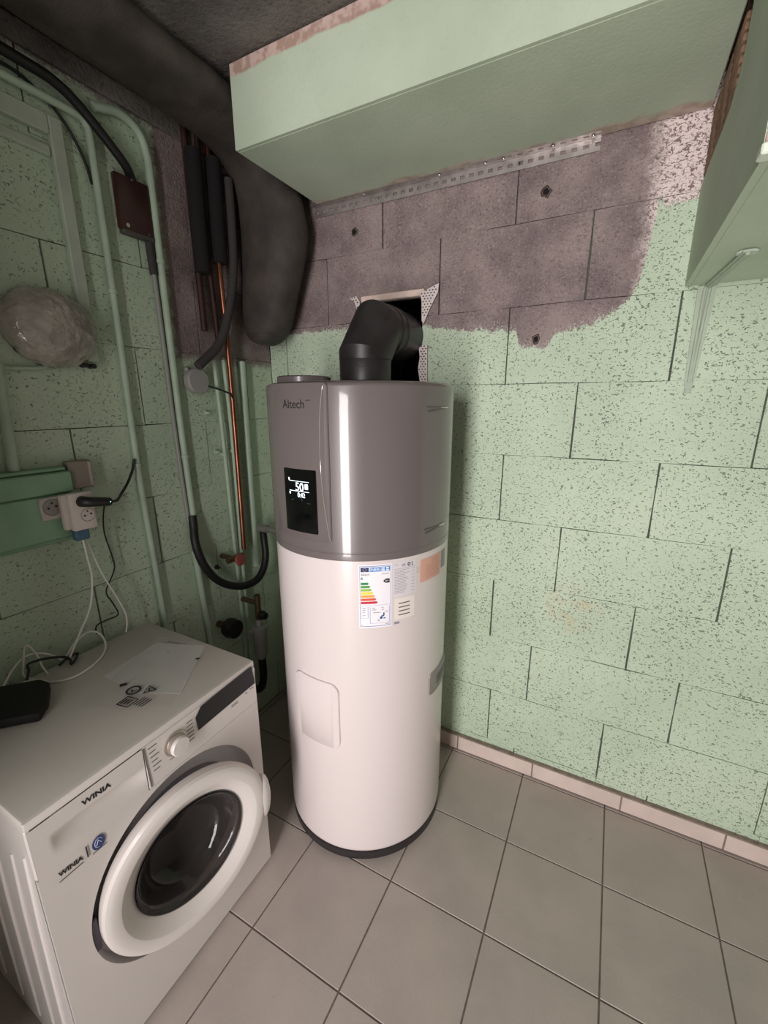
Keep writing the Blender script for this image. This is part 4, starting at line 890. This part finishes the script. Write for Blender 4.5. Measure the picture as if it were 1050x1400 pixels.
ad = thing('multi_plug', (XL + 0.056, -0.965, 1.19), 'white block multi-plug in the green trunking box', 'plug adapter')
M_AD = mat('plug_white', 'cdc3bb', 0.4)
MB().bbox((XL + 0.056, -1.004, 1.196), (XL + 0.078, -0.934, 1.302), 0.005, 2).build('rear_block', M_AD, ad, 40)
MB().bbox((XL + 0.074, -0.992, 1.192), (XL + 0.098, -0.926, 1.306), 0.006, 2).build('front_block', M_AD, ad, 40)
ax_ = XL + 0.0985
MB().lathe([(0.0205, 0.0), (0.0195, 0.001), (0.018, -0.0005), (0.0, -0.0006)], (ax_, -0.950, 1.236), (1, 0, 0), n=28).build('socket_face', mat('socket_shade2', 'a1968d', 0.5), ad, 40)
k = MB()
for dy, dz in ((-0.009, -0.001), (0.009, 0.002)): k.cyl((ax_ - 0.0005, -0.950 + dy, 1.236 + dz), (ax_ + 0.0006, -0.950 + dy, 1.236 + dz), 0.003, 8)
k.cyl((ax_ - 0.0005, -0.950, 1.2475), (ax_ + 0.0008, -0.950, 1.2475), 0.0025, 8); k.build('socket_pins', M_BLK, ad, 40)
bp = thing('black_plug', (XL + 0.11, -0.95, 1.262), 'black plug with a tiny green light in the white multi-plug', 'plug')
MB().sweep([(XL + 0.099, -0.962, 1.279), (XL + 0.118, -0.958, 1.279), (XL + 0.126, -0.945, 1.277), (XL + 0.126, -0.915, 1.272), (XL + 0.122, -0.895, 1.268)], lambda t: 0.0165 - 0.004 * t, 18).build('plug_body', M_BLK, bp, 50)
MB().lathe([(0.0024, 0.0), (0.0018, 0.0014), (0.0, 0.0018)], (XL + 0.1345, -0.901, 1.270), (1, -0.1, 0), n=10).build('indicator_light', mat('green_led', 'b8ffe0', 0.4, emit=('7dffc0', 6.0)), bp, 50)
pipe('power_cable', None, 0.0042, M_BC, 'black cord from the black plug curving up to the sharp-elbowed conduit', 'cord', path=[(XL + 0.121, -0.893, 1.268), (XL + 0.10, -0.86, 1.262), (XL + 0.06, -0.82, 1.272), (XL + 0.035, -0.78, 1.298), (XL + 0.03, -0.755, 1.335), (XL + 0.028, -0.745, 1.36), (XL + 0.03, -0.742, 1.375)])
pipe('kinked_wire', None, 0.0022, M_BC, 'thin kinked black wire hanging from the black plug to the machine', 'wire', k=3, path=[(XL + 0.11, -0.905, 1.258), (XL + 0.06, -0.89, 1.20), (XL + 0.04, -0.882, 1.145), (XL + 0.03, -0.868, 1.08), (XL + 0.03, -0.863, 1.025), (XL + 0.03, -0.884, 0.985), (XL + 0.03, -0.904, 0.948), (XL + 0.03, -0.888, 0.90), (XL + 0.03, -0.878, 0.855), (XL + 0.03, -0.915, 0.853), (XL + 0.03, -0.951, 0.848), (XL + 0.03, -0.955, 0.82)])
q = MB().bbox((XL + 0.058, -0.985, 1.158), (XL + 0.082, -0.945, 1.191), 0.004, 1); one(q, 'blue_plug', mat('blue_plug', '41637a', 0.5), 'small blue plug under the white multi-plug', 'plug')
M_WCB = mat('white_cable', 'dfddd4', 0.5)
pipe('white_cable', None, 0.003, M_WCB, 'white cable hanging straight from the blue plug to the machine top', 'cable', path=[(XL + 0.07, -0.962, 1.157), (XL + 0.07, -0.96, 1.10), (XL + 0.072, -0.958, 1.03), (XL + 0.072, -0.978, 0.94), (XL + 0.072, -1.02, 0.87), (XL + 0.075, -1.05, 0.825), (XL + 0.085, -1.07, 0.804)])
pipe('white_cable', None, 0.0026, M_WCB, 'white cable bowing outward from the blue plug to the machine back edge', 'cable', path=[(XL + 0.065, -0.955, 1.157), (XL + 0.06, -0.943, 1.12), (XL + 0.06, -0.92, 1.026), (XL + 0.06, -0.89, 0.935), (XL + 0.062, -0.872, 0.87), (XL + 0.066, -0.873, 0.833), (XL + 0.072, -0.885, 0.802)])
tz = TZ + 0.0035
pipe('white_cable', None, 0.003, M_WCB, 'white cable lying in a wide loop on the washing machine top', 'cable', path=[(-0.976, -1.232, tz), (-0.972, -1.204, tz + .001), (-0.95, -1.162, tz), (-0.897, -1.145, tz), (-0.868, -1.10, tz), (-0.889, -1.028, tz), (-0.938, -0.975, tz + 0.004), (-0.985, -0.958, tz + 0.024), (-1.0, -0.975, tz + 0.043), (-1.0, -1.0, tz + 0.045), (-1.0, -1.03, tz + 0.03), (-0.995, -1.055, tz + 0.01), (-0.99, -1.07, tz)])
pipe('white_cable', None, 0.0028, M_WCB, 'white cable arching up behind the black adapter box', 'cable', path=[(-0.95, -1.132, tz), (-0.985, -1.128, tz + 0.01), (-1.0, -1.13, tz + 0.045), (-1.0, -1.145, tz + 0.085), (-1.002, -1.155, tz + 0.075), (-1.0, -1.165, tz + 0.03), (-0.99, -1.172, tz + 0.006), (-0.955, -1.165, tz)])
pipe('white_cable', None, 0.0028, M_WCB, 'white cable curling over the machine back edge near the wall', 'cable', path=[(-0.985, -1.075, tz + 0.002), (-1.0, -1.10, tz + 0.03), (-1.003, -1.13, tz + 0.05), (-1.005, -1.16, tz + 0.052), (-1.005, -1.19, tz + 0.03), (-0.995, -1.215, tz + 0.006), (-0.97, -1.24, tz)])
pipe('power_cable', None, 0.0034, M_BC, 'black cord bunched in kinks on the back of the machine top', 'cord', k=4, path=[(-0.97, -1.175, tz), (-0.985, -1.16, tz + 0.02), (-0.995, -1.155, tz + 0.032), (-0.99, -1.12, tz + 0.03), (-0.985, -1.075, tz + 0.012), (-0.96, -1.068, tz + .008), (-0.932, -1.078, tz + .006), (-0.955, -1.052, tz + .006), (-0.975, -1.04, tz + .008), (-0.972, -1.07, tz + .008), (-0.962, -1.096, tz + .003)])

# ------------------------------------------------------------------ flexible duct under the ceiling and down the corner
g = NT('duct_fabric'); p = g.pos(); n1 = g.noise(p, 8, 4); n2 = g.noise(p, 180, 3)
c = g.mix(g.rng(n1, 0.3, 0.7), S('35302d'), S('4d463f')); g.l(c, g.b.inputs['Base Color']); g.b.inputs['Roughness'].default_value = 0.75; g.bump(g.math('ADD', n1, n2), 0.4, 0.004); M_FD = g.m
dk = thing('flexible_duct', (-0.89, -0.15, 1.78), 'dark ribbed flexible duct along the ceiling and down into the corner', 'duct')
def flat_duct(mb, path, aw, bw, n=28, rib=0.003, pitch=0.03):
    P = smooth_path(path, 14); L = 0.0; vs_ = []; fs_ = []; m = len(P)
    for i in range(m):
        if i: L += (P[i] - P[i - 1]).length
        T = (P[min(i + 1, m - 1)] - P[max(i - 1, 0)]).normalized(); Wd = Vector((1, 0, 0)); Nn = T.cross(Wd).normalized()
        t = i / (m - 1); a = aw(t); b = bw(t); k = 1 + rib / 0.1 * sin(2 * pi * L / pitch)
        for j in range(n):
            q = 2 * pi * j / n; cx_ = abs(cos(q)) ** 0.8 * (1 if cos(q) > 0 else -1); sx_ = abs(sin(q)) ** 0.8 * (1 if sin(q) > 0 else -1)
            vs_.append(P[i] + Wd * (a * k * cx_) + Nn * (b * k * sx_))
    for i in range(m - 1):
        for j in range(n): fs_.append((i * n + j, i * n + (j + 1) % n, (i + 1) * n + (j + 1) % n, (i + 1) * n + j))
    fs_ += [tuple(range(n - 1, -1, -1)), tuple((m - 1) * n + j for j in range(n))]
    return mb.add(vs_, fs_)
flat_duct(MB(), [(-0.875, -2.2, 2.497), (-0.875, -1.5, 2.497), (-0.875, -1.0, 2.497), (-0.875, -0.7, 2.496), (-0.875, -0.45, 2.492), (-0.88, -0.30, 2.475), (-0.885, -0.19, 2.41), (-0.885, -0.15, 2.29), (-0.885, -0.145, 2.2)], lambda t: 0.115 + 0.012 * t, lambda t: 0.047 + 0.025 * t * t, rib=0.0012, pitch=0.02).build('ceiling_run', M_FD, dk, 60)
_z = [2.38, 2.30, 2.20, 2.12, 2.04, 1.96, 1.89, 1.845, 1.815, 1.800]; _a = [0.122, 0.138, 0.148, 0.142, 0.130, 0.118, 0.103, 0.083, 0.055, 0.018]; _c = [-0.885, -0.880, -0.870, -0.880, -0.897, -0.914, -0.928, -0.937, -0.943, -0.946]
def _lerp(L, t):
    k = min(int(t * (len(L) - 1)), len(L) - 2); f = t * (len(L) - 1) - k; return L[k] * (1 - f) + L[k + 1] * f
flat_duct(MB(), [(_c[i], -0.135, _z[i]) for i in range(10)], lambda t: _lerp(_a, t), lambda t: min(0.085, 0.035 + 0.6 * _lerp(_a, t)), rib=0.0009, pitch=0.014).build('drop_run', M_FD, dk, 60)

# ------------------------------------------------------------------ slotted angle under the rear edge of the soffit
M_ZN = mat('galvanised', 'b4aca9', 0.4, metal=0.75, var=0.15, vscale=25)
sa = thing('slotted_angle', (-0.24, -0.01, 2.288), 'long slotted galvanised angle fixing the soffit to the back wall', 'angle bracket')
def slotted(x0, x1, fn, w_, mb):
    pitch = 0.032; x = x0
    while x < x1 - 1e-6:
        e = min(x + pitch, x1); a, b = x + 0.008, min(x + 0.024, e); s0, s1 = w_ * 0.36, w_ * 0.66
        for (u0, u1, v0, v1) in ((x, e, 0, s0), (x, e, s1, w_), (x, a, s0, s1), (b, e, s0, s1)):
            if u1 - u0 > 1e-4: mb.add([fn(u0, v0), fn(u1, v0), fn(u1, v1), fn(u0, v1)], [(0, 1, 2, 3)])
        x = e
    return mb
fl = slotted(-0.765, 0.283, lambda u, v: (u, -0.0032, 2.3225 - v), 0.036, MB()); o_ = fl.build('wall_flange', M_ZN, sa); md = o_.modifiers.new('thickness', 'SOLIDIFY'); md.thickness = 0.0015
fl = slotted(-0.765, 0.283, lambda u, v: (u, -0.004 - v, 2.3225), 0.03, MB()); o_ = fl.build('board_flange', M_ZN, sa); md = o_.modifiers.new('thickness', 'SOLIDIFY'); md.thickness = 0.0015
for x in (-0.52, -0.22, -0.06, 0.0, 0.15, 0.262):
    MB().lathe([(0.006, 0.0), (0.005, 0.002), (0.0, 0.003)], (x, -0.02, 2.3205), (0, 0, -1), n=10).build('screw', MATS['bright_metal'], sa, 50)
MB().lathe([(0.007, 0.0), (0.006, 0.003), (0.0, 0.004)], (-0.475, -0.0035, 2.302), (0, -1, 0), n=12).build('screw', MATS['bright_metal'], sa, 50)
# broken plug holes in the bare blocks
for x, z, lab in ((-0.577, 2.211, 'dark plug hole in the bare blocks left of the opening'), (0.138, 2.21, 'rusty plug hole high in the bare blocks under the slotted angle'), (0.144, 1.772, 'dark plug hole in the low tongue of bare concrete')):
    t = thing('plug_hole', (x, -0.001, z - 0.015), lab, 'plug hole')
    rn = random.Random(int(x * 1000) + 5); pts = [((0.012 + rn.uniform(-.003, .004)) * cos(2 * pi * k / 10), (0.013 + rn.uniform(-.003, .005)) * sin(2 * pi * k / 10)) for k in range(10)]
    MB().add([(x + a, -0.003, z + b) for a, b in pts] + [(x + a * 0.6, 0.006, z + b * 0.6) for a, b in pts] + [(x + a * 1.25, -0.0005, z + b * 1.2) for a, b in pts], [(k, (k + 1) % 10, 10 + (k + 1) % 10, 10 + k) for k in range(10)] + [(k, (k + 1) % 10, 20 + (k + 1) % 10, 20 + k) for k in range(10)]).build('chipped_rim', mat('rust_rim', '54413a', 0.9, var=0.3, vscale=60), t, 40)
    MB().add([(x + a * 0.75, -0.0033, z + b * 0.75 - 0.001) for a, b in pts], [tuple(range(10))]).build('hole', mat('deep_hole', '100d0c', 0.9), t)
# ------------------------------------------------------------------ painted shelf bracket under the bulkhead
sb = thing('shelf_bracket', (0.605, -0.01, 1.59), 'green painted shelf bracket on the wall under the bulkhead', 'shelf bracket')
up = MB().prism([(0.583, -0.002, 1.885), (0.629, -0.002, 1.885), (0.613, -0.002, 1.615), (0.605, -0.002, 1.592), (0.597, -0.002, 1.592), (0.589, -0.002, 1.615)], (0, -0.005, 0)); up.build('upright', M_GW, sb)
for x0, x1 in ((0.600, 0.599), (0.612, 0.604)): MB().sweep([(x0, -0.0075, 1.878), (x1, -0.0075, 1.62)], 0.0045, 8).build('rib', M_GW, sb, 60)
MB().prism([(0.598, -0.004, 1.8855), (0.620, -0.004, 1.8855), (0.641, -0.33, 1.8855), (0.621, -0.33, 1.8855)], (0, 0, -0.004)).build('arm', M_GW, sb)
MB().sweep([(0.609, -0.012, 1.880), (0.631, -0.325, 1.8805)], 0.0045, 8).build('arm_rib', M_GW, sb, 60)
MB().lathe([(0.010, 0.0), (0.009, 0.003), (0.0, 0.004)], (0.601, -0.002, 1.597), (0, -1, 0), n=14).build('screw', M_GW, sb, 50)
MB().lathe([(0.022, 0.0), (0.02, 0.004), (0.0, 0.006)], (0.633, -0.305, 1.8878), (0, 0, -1), n=14).build('filler_blob', mat('filler', 'c7d0c2', 0.8), sb, 50)
